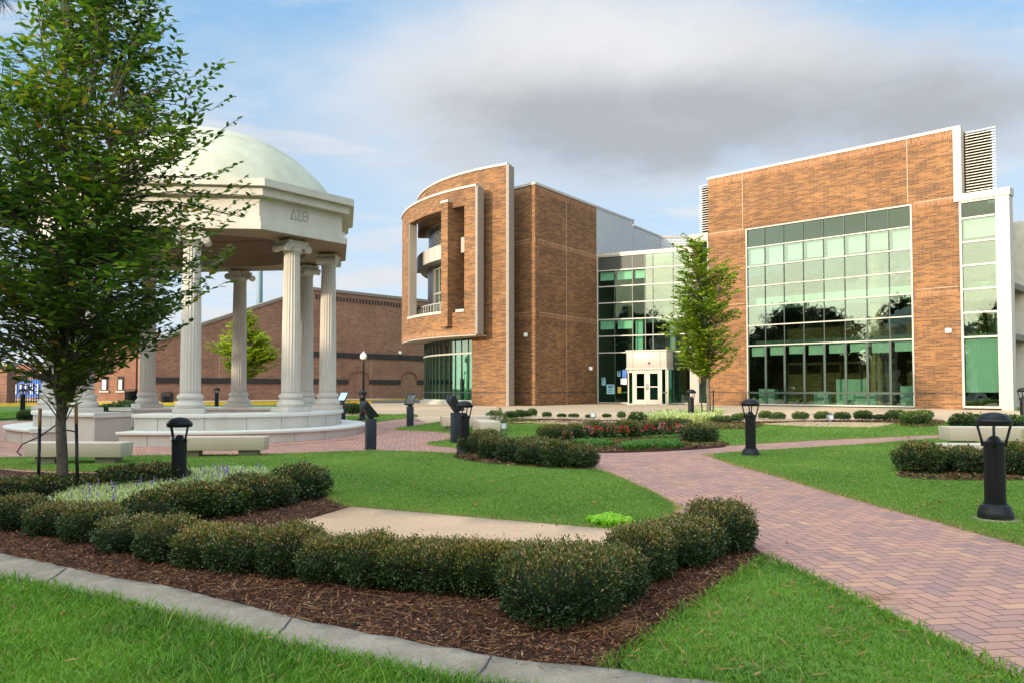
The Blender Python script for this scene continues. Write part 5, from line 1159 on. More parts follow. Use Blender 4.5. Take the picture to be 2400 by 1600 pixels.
# slate pedestals with tilted reader boxes
def pedestal(px, Y, rz, h, label, hrz, s=1.0):
    P = col_at(px, Y); z = ground_z(P.x, P.y)
    t = thing('sign_pedestal', (0, 0, 0), label, 'pedestal', 'slate blue pedestals with tilted plaques round the pavilion')
    m = MB(); m.box((0, 0, -.05), (.21, .21, h + .05), rz - hrz); m.build('post', MT['slate'], t, world=False, bevel=.006)
    m = MB(); m.box((0, 0, h), (.09, .09, .12), 0); m.build('neck', MT['black'], t, world=False)
    # wedge: front plate leans back, depth tapers to the rear
    a = .17; pts = [(-a, -.13, h + .06), (a, -.13, h + .06), (a, .18, h + .40), (-a, .18, h + .40)]; bk = [(-a * .55, .03, h + .02), (a * .55, .03, h + .02), (a * .55, .22, h + .26), (-a * .55, .22, h + .26)]
    m = MB(); m.hexa(bk, pts); hd = m.build('reader_box', MT['slate'], t, world=False, bevel=.004)
    v1 = Vector(pts[1]) - Vector(pts[0]); v2 = Vector(pts[3]) - Vector(pts[0]); nrm = v1.cross(v2).normalized(); cc = sum((Vector(p) for p in pts), Vector()) / 4
    q = [cc + (Vector(p) - cc) * .8 + nrm * .004 for p in pts]; m = MB(); m.hexa([tuple(p - nrm * .008) for p in q], [tuple(p) for p in q]); m.build('plaque', MT['plate'], hd, world=False)
    t.location = (P.x, P.y, z); t.rotation_euler = (0, 0, hrz); t.scale = (s, s, s); return t
pedestal(869, 17.3, .4, .68, 'nearest slate pedestal on the brick paving at the right end of the pavilion bench', R(128), 1.0)
pedestal(961, 25.0, .3, .68, 'slate pedestal with bright plaque on the lawn tip beside the brick walk', R(-18), .95)
pedestal(1070, 18.6, .5, .70, 'slate pedestal standing directly behind the centre bollard', R(125), 1.05)
pedestal(802, 27.5, .3, .72, 'slate pedestal with bright plaque half hidden by the pavilion bench wall', R(-18), .95)
# zinc ground spotlights
def spot(px, py, label):
    P = ground_at(px, py); t = thing('ground_spotlight', tuple(P), label, 'spotlight', 'small zinc ground spotlights')
    m = MB(); m.box((P.x, P.y, P.z), (.05, .05, .12)); m.build('stem', MT['zinc'], t); m = MB(); m.box((P.x, P.y, P.z + .12), (.17, .15, .16), .2); m.build('housing', MT['zinc'], t, bevel=.01); m = MB(); m.box((P.x, P.y - .08, P.z + .14), (.11, .02, .11), .2); m.build('lens', MT['globe'], t)
spot(1180, 1015, 'zinc spotlight box on the grass beside the end-on stone bench'); spot(1390, 985, 'zinc spotlight in the mulch row left of the variegated bed'); spot(1946, 992, 'zinc spotlight between two ball shrubs before the big window')
# litter bins
def bin_(px, Y, w, h, label, rnd):
    P = col_at(px, Y); t = thing('litter_bin', (P.x, P.y, GZ), label, 'litter bin', 'black litter bins')
    m = MB()
    if rnd: m.lathe([(w * .42, 0), (w * .5, h * .1), (w * .5, h * .85), (w * .55, h * .9)], (P.x, P.y, GZ), 20)
    else: m.box((P.x, P.y, GZ), (w, w, h * .86))
    m.build('body', MT['black'], t); m = MB()
    for k in range(14): a = k / 14 * 6.283; m.box((P.x + math.cos(a) * w * .5, P.y + math.sin(a) * w * .5, GZ + h * .86), (.03, .03, h * .1))
    m.build('slats', MT['black'], t); m = MB(); m.lathe([(w * .55, 0), (w * .5, .05)], (P.x, P.y, GZ + h * .96), 20); m.build('lid', MT['black'], t)
bin_(306, 50, .75, .95, 'round slatted black litter bin near the gate building', True); bin_(391, 52, .6, .8, 'square black litter bin beside a pavilion column', False); bin_(2378, 50, .6, 1.3, 'dark litter bin in front of the brown building at right', True)

# ------------------------------------------------------------------ leaves, shrubs and trees
def leaf_mesh(pos, d, nrm, L, w, rnd, shape='oval'):
    """one small leaf per row: pos base, d direction, nrm facing; L, w arrays"""
    n = len(pos); d = d / np.linalg.norm(d, axis=1, keepdims=True); s = np.cross(d, nrm); s /= (np.linalg.norm(s, axis=1, keepdims=True) + 1e-9); up = np.cross(s, d)
    L = L[:, None]; w = w[:, None]
    if shape == 'oval':
        V = np.stack([pos, pos + d * L * .5 + s * w * .5 + up * w * .12, pos + d * L, pos + d * L * .5 - s * w * .5 + up * w * .12], 1).reshape(-1, 3); return V, np.arange(4 * n), np.full(n, 4), np.repeat(rnd, 4)
    dr = up * L
    V = np.stack([pos, pos + d * L * .32 + s * w * .5 + dr * .02, pos + d * L * .68 + s * w * .36 - dr * .05, pos + d * L - dr * .16, pos + d * L * .68 - s * w * .36 - dr * .05, pos + d * L * .32 - s * w * .5 + dr * .02], 1).reshape(-1, 3)
    i = np.arange(n)[:, None] * 6; F = np.concatenate([i + [0, 1, 5], i + [1, 2, 4, 5], i + [2, 3, 4]], 1).ravel(); return V, F, np.tile([3, 4, 3], n), np.repeat(rnd, 6)
def unit(n): v = RNG.normal(0, 1, (n, 3)); return v / np.linalg.norm(v, axis=1, keepdims=True)
def shrub_meshes(rx, ry, h, n, L, w, power=3.0, seed=0, wild=.03, tip=.5):
    """clipped boxy shrub: leaves on a lumpy superellipsoid shell round a dark heart"""
    u = unit(n); u[:, 2] = np.where(u[:, 2] < -.75, -u[:, 2], u[:, 2]); p = power
    r = (np.abs(u[:, 0]) ** p + np.abs(u[:, 1]) ** p + np.abs(u[:, 2]) ** p) ** (-1 / p)
    lum = 1 + .07 * np.sin(u[:, 0] * 5 + seed) * np.cos(u[:, 1] * 6 + seed * 2) + .05 * np.sin(u[:, 2] * 7 + u[:, 0] * 4 + seed) + .035 * np.sin(u[:, 0] * 13 + seed) * np.sin(u[:, 1] * 12 + u[:, 2] * 11)
    depth = 1 - RNG.uniform(0, 1, n) ** 2.2 * .22
    pos = u * (r * lum * depth)[:, None] * np.array([rx, ry, h / 2]) + [0, 0, h / 2]; pos[:, 2] = np.maximum(pos[:, 2], .03)
    out = u * np.array([1 / rx, 1 / ry, 2 / h]); out /= np.linalg.norm(out, axis=1, keepdims=True)
    d = out * .7 + unit(n) * .8 + np.array([0, 0, .45]); nrm = unit(n) + out * .6
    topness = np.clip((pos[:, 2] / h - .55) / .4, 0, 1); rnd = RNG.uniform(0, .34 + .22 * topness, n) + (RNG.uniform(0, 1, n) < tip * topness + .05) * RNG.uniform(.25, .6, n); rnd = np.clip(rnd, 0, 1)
    wl = np.where(RNG.uniform(0, 1, n) < .05, .024, wild) * (1 + topness); pos += out * (np.abs(RNG.normal(0, 1, n)) * wl - wild * .5)[:, None]
    return leaf_mesh(pos, d, nrm, L * RNG.uniform(.6, 1.3, n), w * RNG.uniform(.7, 1.2, n), rnd)
def shrub_proto(kind, rx, ry, h, n, L, w, mat, seed, power=3.0, wild=.015, tip=.5):
    V, F, C, A = shrub_meshes(rx, ry, h, n, L, w, power, seed, wild, tip); me = np_mesh(kind + '_leaves', V, F, C, MT[mat], attr={'rnd': A})
    u = []; nu, nv = 14, 9; fs = []
    for i in range(nv + 1):
        ph = math.pi * i / nv - math.pi / 2
        for j in range(nu):
            th_ = 2 * math.pi * j / nu; a = Vector((math.cos(ph) * math.cos(th_), math.cos(ph) * math.sin(th_), math.sin(ph))); r = (abs(a.x) ** power + abs(a.y) ** power + abs(a.z) ** power) ** (-1 / power) * .80
            u.append((a.x * r * rx, a.y * r * ry, h / 2 + a.z * r * h / 2))
    for i in range(nv):
        for j in range(nu): j2 = (j + 1) % nu; fs.append([i * nu + j, i * nu + j2, (i + 1) * nu + j2, (i + 1) * nu + j])
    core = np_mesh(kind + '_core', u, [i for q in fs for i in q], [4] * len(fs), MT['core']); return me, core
SH = {}
def proto(kind, k): return SH[kind][k % len(SH[kind])]
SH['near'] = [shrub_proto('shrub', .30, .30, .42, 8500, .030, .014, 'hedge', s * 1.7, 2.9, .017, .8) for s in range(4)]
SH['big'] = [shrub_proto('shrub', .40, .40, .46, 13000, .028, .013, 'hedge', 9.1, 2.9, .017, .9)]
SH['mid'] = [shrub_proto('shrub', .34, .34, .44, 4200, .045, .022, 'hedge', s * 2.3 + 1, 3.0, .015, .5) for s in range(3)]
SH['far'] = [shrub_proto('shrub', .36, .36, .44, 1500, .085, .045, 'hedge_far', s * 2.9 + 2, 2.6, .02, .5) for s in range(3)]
cnt = [0]
def shrub(px, py, w, h, kind, label, group, dz=0, back=.8, rz=None, K_=K):
    G = ground_at(px * K_, py * K_); k = cnt[0]; cnt[0] += 1; me, core = proto(kind, k)
    h *= .88 if kind == 'far' else .82; w *= .95 if kind == 'far' else .98
    h *= 1 + .09 * math.sin(cnt[0] * 2.7); w *= 1 + .06 * math.sin(cnt[0] * 1.9 + 1)
    base = {'near': (.60, .42), 'big': (.80, .46), 'mid': (.68, .44), 'far': (.72, .44)}[kind]
    s = w / base[0]; Y = G.y + w / 2 * back; X = G.x * Y / G.y
    root = thing('clipped_shrub', (X, Y, ground_z(X, Y) + dz), label, 'shrub', group, rz=random.uniform(0, 6.28) if rz is None else rz)
    root.scale = (s, s, h / base[1])
    link('foliage', me, root); link('inner_branches', core, root); return root
ORD = ['first', 'second', 'third', 'fourth', 'fifth', 'sixth', 'seventh', 'eighth', 'ninth', 'tenth', 'eleventh', 'twelfth', 'thirteenth', 'fourteenth', 'fifteenth']
G1 = 'clipped shrubs of the long front hedge'
F1 = [(-150, 1203, .56), (-60, 1212, .56), (35, 1222, .58), (125, 1236, .56), (215, 1252, .56), (302, 1275, .56), (390, 1297, .56), (480, 1310, .56), (565, 1322, .54)]
for i, (x, y, w) in enumerate(F1[2:]): shrub(x, y, w, .37, 'near', f'{ORD[i]} clipped shrub from the left picture edge in the long front hedge', G1, rz=.2 * i)
for x, y, w in F1[:2]: shrub(x, y, w, .37, 'near', 'clipped shrub of the front hedge just beyond the left picture edge', G1)
F2 = [(672, 1332, .50), (760, 1346, .50), (850, 1358, .50), (935, 1364, .49), (1030, 1372, .47), (1115, 1378, .47), (1195, 1372, .45)]
for i, (x, y, w) in enumerate(F2): shrub(x, y, w, .385, 'near', f'{ORD[i]} clipped shrub right of the gap in the front hedge, before the tan pad', G1, rz=.3 * i)
shrub(1285, 1450, .68, .46, 'big', 'largest rounded shrub at the front corner of the hedge', G1)
for x, y, w, h, l in ((1398, 1395, .5, .42, 'low shrub tucked behind the large corner shrub'), (1470, 1345, .52, .40, 'yellowish topped shrub second up the right arm of the front hedge'), (1545, 1312, .56, .40, 'third shrub up the right arm of the front hedge'), (1592, 1295, .50, .38, 'fourth shrub up the right arm of the front hedge'), (1652, 1277, .64, .45, 'end shrub of the front hedge beside the brick path')):
    shrub(x, y, w, h, 'near', l, G1)
G2 = 'clipped shrubs round the variegated bed'
for i, (x, y, w, h) in enumerate(((28, 1160, .72, .36), (120, 1160, .66, .36), (205, 1152, .70, .38), (285, 1146, .72, .42), (362, 1138, .74, .46))): shrub(x, y, w, h, 'mid', f'{ORD[i]} shrub from the left in the back row of the variegated bed', G2)
for i, (x, y, w, h) in enumerate(((355, 1212, .62, .38), (425, 1200, .66, .42), (500, 1192, .64, .42), (568, 1178, .62, .42), (625, 1168, .60, .42), (688, 1152, .66, .44))): shrub(x, y, w, h, 'mid', f'{ORD[i]} shrub from the left in the slanting row right of the variegated bed', G2)
G3 = 'clipped shrubs of the middle hedge'
for i, (x, y, w) in enumerate(((1085, 1045, .56), (1130, 1058, .52), (1178, 1066, .56), (1228, 1072, .58), (1280, 1078, .60), (1332, 1079, .60))): shrub(x, y, w, .46, 'mid', f'{ORD[i]} shrub from the left in the middle hedge at the brick path', G3, dz=.02)
for x, y, w, l in ((1118, 1034, .7, 'brown topped shrub behind the left end of the middle hedge'), (1225, 1048, .75, 'flat shrub behind the centre of the middle hedge')): shrub(x, y, w, .42, 'mid', l, G3)
G4 = 'clipped shrubs behind the red flowers'
for i, (x, y, w) in enumerate(((1262, 1016, .58), (1288, 1017, .5), (1323, 1010, .62), (1362, 1008, .62), (1400, 1007, .68), (1442, 1006, .68), (1492, 1001, .70), (1530, 1000, .62), (1562, 999, .6))): shrub(x, y, w, .42, 'mid', f'{ORD[i]} shrub from the left in the row behind the red flowers', G4, dz=.02)
shrub(1607, 1018, .78, .48, 'mid', 'largest shrub at the right end of the red flower bed', G4, dz=.02)
G5 = 'shrubs of the far mulch row before the building'
def s7(cx, cy): return (1100 + cx / 3.92) / K, (920 + cy / 3.92) / K
def s6(cx, cy): return (1600 + cx / 3.92) / K, (920 + cy / 3.92) / K
far = [(s7(238, 258), 38, 21, 'squared shrub at the left end of the far mulch row'), (s7(385, 236), 28, 18, 'second shrub of the far mulch row, left of three touching ones'), (s7(462, 232), 24, 17, 'middle one of the touching shrubs in the far mulch row'), (s7(520, 226), 24, 16, 'small shrub pressed into the touching group of the far mulch row'), (s7(578, 216), 20, 17, 'right one of the touching shrubs before the sunlit brick'),
       (s7(712, 226), 20, 12, 'small round shrub first after the touching group'), (s7(850, 228), 22, 9, 'low small shrub second after the touching group'), (s7(958, 228), 22, 8, 'low flat shrub third after the touching group'), (s7(1112, 235), 22, 9, 'low shrub behind the zinc spotlight'), (s7(1262, 230), 20, 8, 'low flat shrub right of the zinc spotlight'), (s7(1398, 236), 18, 17, 'upright little shrub before the entrance doors'),
       (s7(1545, 283), 38, 25, 'squared shrub at the left of the far variegated bed'), (s7(1660, 246), 26, 17, 'shrub behind the left of the far variegated bed'), (s7(1750, 236), 26, 18, 'second shrub behind the far variegated bed'), (s7(1845, 225), 32, 16, 'third shrub behind the far variegated bed'),
       (s6(365, 280), 46, 18, 'squared shrub right of the far variegated bed'), (s6(500, 270), 26, 17, 'shrub between the far variegated bed and the lawn bollard'), (s6(555, 246), 28, 16, 'shrub just left of the lawn bollard'), (s6(762, 244), 28, 18, 'ball shrub just right of the lawn bollard'), (s6(878, 248), 30, 17, 'ball shrub under the left end of the big window'),
       (s6(1082, 250), 35, 19, 'lone ball shrub under the big window'), (s6(1288, 252), 34, 18, 'ball shrub just left of the zinc spotlight by the window'), (s6(1463, 250), 34, 19, 'ball shrub just right of the zinc spotlight by the window'), (s6(1658, 253), 40, 20, 'ball shrub touching a lower one under the window'), (s6(1820, 254), 32, 14, 'low shrub touching the ball shrub under the window'),
       (s6(1968, 256), 42, 23, 'shrub behind the big squared shrub at the right mulch end'), (s6(2215, 240), 40, 20, 'rear shrub at the right end of the far mulch row'), (s6(2140, 298), 58, 33, 'largest squared shrub at the right end of the far mulch row')]
for (x, y), wp, hp, l in far:
    G = gd(x, y); shrub(x, y, wp * G.y / F * 1.03, hp * G.y / F * .92, 'far', l, G5, dz=.03, back=.5)
G6 = 'shrubs at the right-hand benches'
for x, y, w, h, l in ((2116, 1092, .66, .46, 'left shrub of the row in front of the right-hand benches'), (2208, 1092, .64, .46, 'middle shrub before the right-hand benches, left of the bollard'), (2318, 1097, .66, .46, 'shrub right of the largest bollard, before the benches'), (2400, 1100, .74, .46, 'shrub beyond the right picture edge before the benches')): shrub(x, y, w, h, 'mid', l, G6, dz=.03)
for x, y, w, l in ((2228, 1000, .9, 'left low shrub behind the brass plaque bench'), (2285, 1000, .85, 'middle low shrub behind the brass plaque bench'), (2335, 1002, .85, 'right low shrub behind the brass plaque bench')): shrub(x, y, w, .36, 'far', l, G6, dz=.12)
for px, py, w, h, l in ((826, 970, .8, .42, 'low shrub between the pavilion wall and the distant bollard'), (262, 966, 1.3, .4, 'left low shrub behind the pavilion seen through the column gap'), (300, 963, 1.3, .42, 'right low shrub behind the pavilion seen through the column gap'), (59, 985, .5, .4, 'reddish shrub peeping out left of the pavilion bench')): shrub(px, py, w, h, 'far', l, 'low shrubs behind the pavilion', K_=1.0)

def tube_np(segs, n=6):            # segs: list of (points, radii)
    m = MB()
    for pts, rad in segs: m.tube(pts, rad, n, cap=False)
    return m
def build_tree(name, base, H, env, cx, mats, seed, n_twig, twig_len, leaf_L, leaf_w, fork_h, r0, n_limb=8, per=9, label='', group=None, cat='tree', shape='leaf', lean=(0, 0), droop=.0, out_up=.55, extra=(), nleaf=6):
    """trunk that forks into ascending limbs; twigs fill an uneven envelope, each joined back to its nearest limb"""
    rs = random.Random(seed); rg = np.random.default_rng(seed); root = thing(name, tuple(base), label, cat, group); segs = []; limbs = []
    bx, by, bz = 0, 0, 0
    tr = [Vector((lean[0] * t * H * .2 + .02 * math.sin(t * 7), lean[1] * t * H * .2, t * fork_h)) for t in (0, .04, .1, .3, .6, 1)]; segs.append((tr, [r0 * 1.5, r0 * 1.18, r0 * 1.05, r0, r0 * .92, r0 * .85]))
    top = tr[-1]
    for k in range(n_limb):
        a = 2 * math.pi * k / n_limb + rs.uniform(-.3, .3); main = k == 0; zt = H * (.97 if main else rs.uniform(.55, .93)); er = env(zt) * (0.05 if main else rs.uniform(.45, .85)); c0, c1 = cx(zt)
        tgt = Vector((c0 + er * math.cos(a), c1 + er * math.sin(a), zt)); st = tr[3] + (top - tr[3]) * (1 if main else rs.uniform(.2, 1)) if not main else top
        pts = []; n = 9
        for i in range(n + 1): t = i / n; b = t ** 1.35; p = Vector((st.x + (tgt.x - st.x) * b, st.y + (tgt.y - st.y) * b, st.z + (tgt.z - st.z) * t)); p += Vector((rs.gauss(0, .03), rs.gauss(0, .03), 0)) * (1 if 0 < i < n else 0) * H / 6; pts.append(p)
        rr = r0 * (.62 if main else rs.uniform(.32, .5)); segs.append((pts, [rr * (1 - .88 * i / n) for i in range(n + 1)])); limbs += [(p, rr * (1 - .88 * i / n)) for i, p in enumerate(pts)]
    LP = np.array([tuple(p) for p, _ in limbs]); LR = np.array([r for _, r in limbs])
    P, D, N, LL, WW, RN = [], [], [], [], [], []
    z0 = fork_h * .85; tw = []
    while len(tw) < n_twig:
        z = rs.uniform(z0, H * 1.0); e = env(z)
        if e <= 0 or rs.random() > (e / 2.2) ** 1.3 + .12: continue
        a = rs.uniform(0, 6.283); q = rs.random() ** .55; c0, c1 = cx(z); lob = 1 + .26 * math.sin(3 * a + z * 2.1 + seed) + .16 * math.sin(5 * a - z * 4.4 + seed)
        if math.sin(a * 2 + z * 3.1 + seed * 1.3) * math.sin(z * 2.3 - a + seed) > .45 and q > .35: continue
        tw.append((c0 + e * q * lob * math.cos(a), c1 + e * q * lob * math.sin(a), z, q))
    tw += list(extra)
    for x, y, z, q in tw:
        tip = Vector((x, y, z)); dd = LP - np.array([x, y, z - .35 * H / 6]); dist = np.linalg.norm(dd, axis=1) + np.where(LP[:, 2] > z, 1.0, 0); i = int(dist.argmin()); s = Vector(LP[i])
        v = tip - s; 
        if v.length < .05: continue
        hv = Vector((v.x, v.y, 0)); hv = hv.normalized() if hv.length > .02 else Vector((rs.uniform(-1, 1), rs.uniform(-1, 1), 0)).normalized()
        L = twig_len * rs.uniform(.6, 1.3); dirv = (hv + Vector((rs.gauss(0, .35), rs.gauss(0, .35), out_up + rs.gauss(0, .25)))).normalized(); e0 = tip - dirv * L * .35; e1 = tip + dirv * L * .65
        mid = s + (e0 - s) * .5 + Vector((0, 0, .06 * v.length)); segs.append(([s, mid, e0, (e0 + e1) / 2 + Vector((0, 0, .02)), e1], [min(LR[i] * .6, .006 + .004 * v.length) * H / 6, .0045 * H / 6, .0034 * H / 6, .0024 * H / 6, .0012]))
        nl = max(4, int(per * L / twig_len)); side = 1; nb = min(9, int((e0 - mid).length / (twig_len * .13)))
        for j in range(-nb, nl):
            t = j / nl + rs.uniform(0, .06); p = e0 + (e1 - e0) * t if j >= 0 else e0 + (mid - e0) * (-j / nb) * .85; side = -side; sv = dirv.cross(Vector((0, 0, 1))).normalized() * side
            dl = (dirv * .55 + sv * .85 + Vector((rs.gauss(0, .25), rs.gauss(0, .25), rs.gauss(-droop, .22)))).normalized(); P.append(p); D.append(dl); nv = Vector((rs.gauss(0, .45), rs.gauss(0, .45), 1)); N.append(nv); LL.append(leaf_L * rs.uniform(.65, 1.2)); WW.append(leaf_w * rs.uniform(.8, 1.2)); RN.append(min(1, max(0, rs.gauss(.42, .2) + .12 * math.sin(x * 2 + z * 1.7 + seed) + (.35 if rs.random() < .03 else 0))))
    m = tube_np(segs, nleaf); 
    o = m.build('trunk', MT[mats[0]], root, smooth=True, world=False)
    V, F_, C, A = leaf_mesh(np.array([tuple(p) for p in P]), np.array([tuple(p) for p in D]), np.array([tuple(p) for p in N]), np.array(LL), np.array(WW), np.array(RN), shape)
    link('crown', np_mesh('crown', V, F_, C, MT[mats[1]], attr={'rnd': A}), root); return root
def ipl(tab): z, r = zip(*tab); return lambda h: float(np.interp(h, z, r, left=0, right=0))
# foreground tree
P = ground_at(143, 1180); P = Vector((slope(143, 1100)[0] * 10.3, 10.3, ground_z(-5.9, 10.3)))
env = ipl([(1.3, 0), (1.6, .6), (2.1, 1.25), (2.6, 1.6), (3.3, 1.7), (4.2, 1.72), (4.9, 1.5), (5.5, 1.1), (6.2, .8), (7.0, .55), (7.7, .1)])
cxf = lambda h: (float(np.interp(h, [1.5, 2.5, 4, 5, 5.6, 6.3, 7.5], [.1, .0, .05, .2, .25, .35, .25])), 0)
exb = [(x, y, z, 1) for x, y, z in ((1.95, -.2, 5.5), (2.0, 0, 5.2), (1.75, .1, 5.7), (1.85, -.3, 5.3), (2.0, .2, 4.95), (1.7, -.1, 5.0), (1.6, .1, 5.4), (1.55, 0, 5.15), (1.1, -.3, 6.4), (1.2, 0, 6.2), (1.6, 0, 2.55), (1.5, -.2, 2.1))]
build_tree('foreground_tree', P, 7.6, env, cxf, ('bark_dk', 'tree'), 11, 1600, .50, .138, .056, 1.70, .066, 12, 11, 'large foreground tree with dense dark green toothed leaves, tied between two black stakes', extra=exb, out_up=.8)
# lower trunk in lighter bark is the same tree; stakes and straps stand beside it
def stake(x, y, zt, label, tip=True, dx=0):
    z = ground_z(x, y); t = thing('tree_stake', (x, y, z), label, 'stake', 'black stakes supporting the young trees')
    m = MB(); m.tube([(x, y, z - .05), (x + dx, y, z + zt)], .021, 8); m.build('post', MT['black'], t)
    if tip: m = MB(); m.tube([(x + dx, y, z + zt), (x + dx * 1.2, y, z + zt + .26)], .022, 8); m.build('wood_tip', MT['wood'], t)
c = col_at(93, 10.35); stake(c.x, c.y, .95, 'left black stake of the foreground tree'); c = col_at(186, 10.25); stake(c.x, c.y, 1.0, 'right black stake of the foreground tree', dx=-.04)
m = MB(); a, b = at(93, 1022, 10.35), at(145, 985, 10.35); m.tube([tuple(at(50, 1066, 10.2)), tuple(at(40, 1058, 10.2)), tuple(at(52, 1040, 10.3)), tuple(a), tuple(b)], .009, 6); tag(m.build('tree_strap', MT['strap']), 'loose black rubber strap hanging from the left stake of the foreground tree', 'strap', 'rubber tree ties')
m = MB(); m.tube([tuple(at(147, 1006, 10.2)), tuple(at(165, 1008, 10.15)), tuple(at(181, 1012, 10.2))], .009, 6); tag(m.build('tree_strap', MT['strap']), 'short black strap between the foreground trunk and its right stake', 'strap', 'rubber tree ties')
# slim tree before the entrance
P = ground_at(1660, 975); P = Vector((slope(1660, 900)[0] * 27.5, 27.5, ground_z(6.8, 27.5)))
env = ipl([(1.35, 0), (1.7, .55), (2.3, .95), (3.2, 1.1), (4.2, 1.05), (4.9, .9), (5.6, .5), (6.1, .25), (6.35, .05)])
build_tree('slim_tree', P, 6.3, env, lambda h: (float(np.interp(h, [1.5, 3.5, 5, 6.3], [-.1, -.3, -.1, -.6])), 0), ('bark', 'tree2'), 5, 640, .44, .17, .078, 1.8, .075, 6, 13, 'slim staked green tree standing in front of the entrance glass', extra=[(x, 0, z, 1) for x, z in ((.75, 5.3), (.85, 5.1), (.6, 5.5), (.9, 4.8), (.55, 5.2), (.7, 4.9), (.95, 5.3), (-.85, 6.0), (-.75, 5.7), (-.95, 5.9))])
c = col_at(1647, 27.3); stake(c.x, c.y, 1.25, 'left stake of the slim entrance tree', dx=-.06); c = col_at(1671, 27.3); stake(c.x, c.y, 1.05, 'right stake of the slim entrance tree', False, dx=.03)
# yellow-green tree behind the pavilion
P = Vector((slope(572, 900)[0] * 44, 44, GZ))
env = ipl([(1.5, 0), (1.9, .8), (2.6, 1.4), (3.4, 1.45), (4.2, .8), (4.9, .4), (5.4, .1)])
build_tree('yellow_green_tree', P, 5.3, env, lambda h: (float(np.interp(h, [2, 3.5, 5], [.1, .1, -.1])), 0), ('bark', 'tree3'), 21, 700, .42, .20, .10, 1.4, .08, 5, 13, 'small yellow green tree seen between the pavilion columns')
# larger trees: behind the gate at the far left, and unseen ones added beside and behind the camera for shade and reflections
env = ipl([(1.8, 0), (2.6, 2.6), (4.5, 3.9), (7, 4.2), (9, 3.4), (10.6, 1.8), (11.6, .2)])
bt = build_tree('shade_tree', Vector((-52, 96, .3)), 11.5, env, lambda h: (0, 0), ('bark_dk', 'darktree'), 31, 1500, 1.2, .42, .24, 2.2, .26, 9, 13, 'broad dark tree beyond the bleachers at far left', 'shade trees round the campus lawn')
LBL = {0: 'broad dark tree beyond the gate pillar at far left'}
def place(x, y, s, rz, lb, z=.3, sz=1.0): c = copy_tree(bt); c.location = (x, y, z); c.scale = (s, s, s * sz); c.rotation_euler = (0, 0, rz); c['label'] = lb
bt.rotation_euler = (0, 0, 1)
place(-64, 92, 1.0, 2.2, 'second dark tree left of the one beyond the bleachers', .3, .9); place(-43, 104, .8, 4.0, 'smaller dark tree beyond the gate building'); 
for i, (x, y, s) in enumerate(((-24, 17, .95), (-22, 8, .66), (-25, -1, .85), (-23, -10, 1.0), (-31, 22.5, .9), (-40, -6, 1.0), (-40, 9, .85), (-30, -19, 1.2), (-18, -24, 1.1), (-44, 22, 1.1), (-4, -28, 1.2), (10, -30, 1.1), (-14, -15, 1.15), (-21, -18, 1.1), (-8, -21, 1.2), (0, -25, 1.2), (-16, -8, .9), (-29, 3, .8))):
    place(x, y, s, i * 1.3, 'shade tree by the car park outside the picture, added to shade the foreground and fill reflections', -.1)
for i in range(13):  # sunken copies added to darken the low gaps in the window reflections
    a = R(168 + i * 9.5); place(58 * math.cos(a), 18 + 62 * math.sin(a), .95 + .15 * math.sin(i * 2.4), i * 2.1, 'shade tree by the car park outside the picture, added to shade the foreground and fill reflections', -2.6)
for i in range(24):  # denser sunken ring, added as a low dark backdrop for the glass
    a = R(160 + i * 5.4); place(52 * math.cos(a), 18 + 55 * math.sin(a), .62 + .1 * math.sin(i * 1.4), i * 1.1, 'shade tree by the car park outside the picture, added to shade the foreground and fill reflections', -2.3)

# ------------------------------------------------------------------ bedding plants
def grassy(poly, n, h, w, z0, seed, lean=1.3):
    A = np.asarray([tuple(p[:2]) for p in poly]); lo, hi = A.min(0), A.max(0); P = RNG.uniform(lo, hi, (n * 3, 2)); P = P[inside(P, A)][:n]; m = 14; C = np.repeat(P, m, 0) + RNG.normal(0, .03, (len(P) * m, 2)); N = len(C)
    a = RNG.uniform(0, 6.283, N); H = h * RNG.uniform(.5, 1.15, N); ln = h * lean * RNG.uniform(.2, 1.0, N); z = zgrid(C) + z0; ww = w * RNG.uniform(.6, 1.2, N); dx, dy = np.cos(a), np.sin(a); sx, sy = -dy, dx
    def ring(f, zz, k): x = C[:, 0] + dx * ln * f; y = C[:, 1] + dy * ln * f; Z = z + H * zz; return np.column_stack([x - sx * ww * k / 2, y - sy * ww * k / 2, Z]), np.column_stack([x + sx * ww * k / 2, y + sy * ww * k / 2, Z])
    a0, b0 = ring(0, 0, .8); a1, b1 = ring(.3, .75, 1); a2, b2 = ring(.7, 1.0, .8); t = np.column_stack([C[:, 0] + dx * ln, C[:, 1] + dy * ln, z + H * .82])
    V = np.stack([a0, b0, a1, b1, a2, b2, t], 1).reshape(-1, 3); i = np.arange(N)[:, None] * 7; F_ = np.concatenate([i + [0, 1, 3, 2], i + [2, 3, 5, 4], i + [4, 5, 6]], 1).ravel(); return V, F_, np.tile([4, 4, 3], N), np.repeat(np.clip(RNG.normal(.5, .25, N), 0, 1), 7), P
def bed(poly, n, h, w, z0, mat, label, cat, name, spikes=0, sp_h=.3):
    V, F_, C, A, P = grassy(poly, n, h, w, z0, 1); tag(link(name, np_mesh(name, V, F_, C, MT[mat], attr={'rnd': A})), label, cat, kind='stuff')
    if spikes:
        m = MB()
        for k in range(spikes):
            x, y = P[RNG.integers(0, len(P))]; z = ground_z(x, y) + z0; hh = sp_h * RNG.uniform(.75, 1.15); lx = RNG.normal(0, .03); m.tube([(x, y, z + hh * .45), (x + lx * .5, y, z + hh * .62), (x + lx, y, z + hh)], [.004, .012, .004], 5)
        tag(m.build('flower_spikes', MT['spike']), 'lilac flower spikes standing in the ' + cat, 'flowers', kind='stuff')
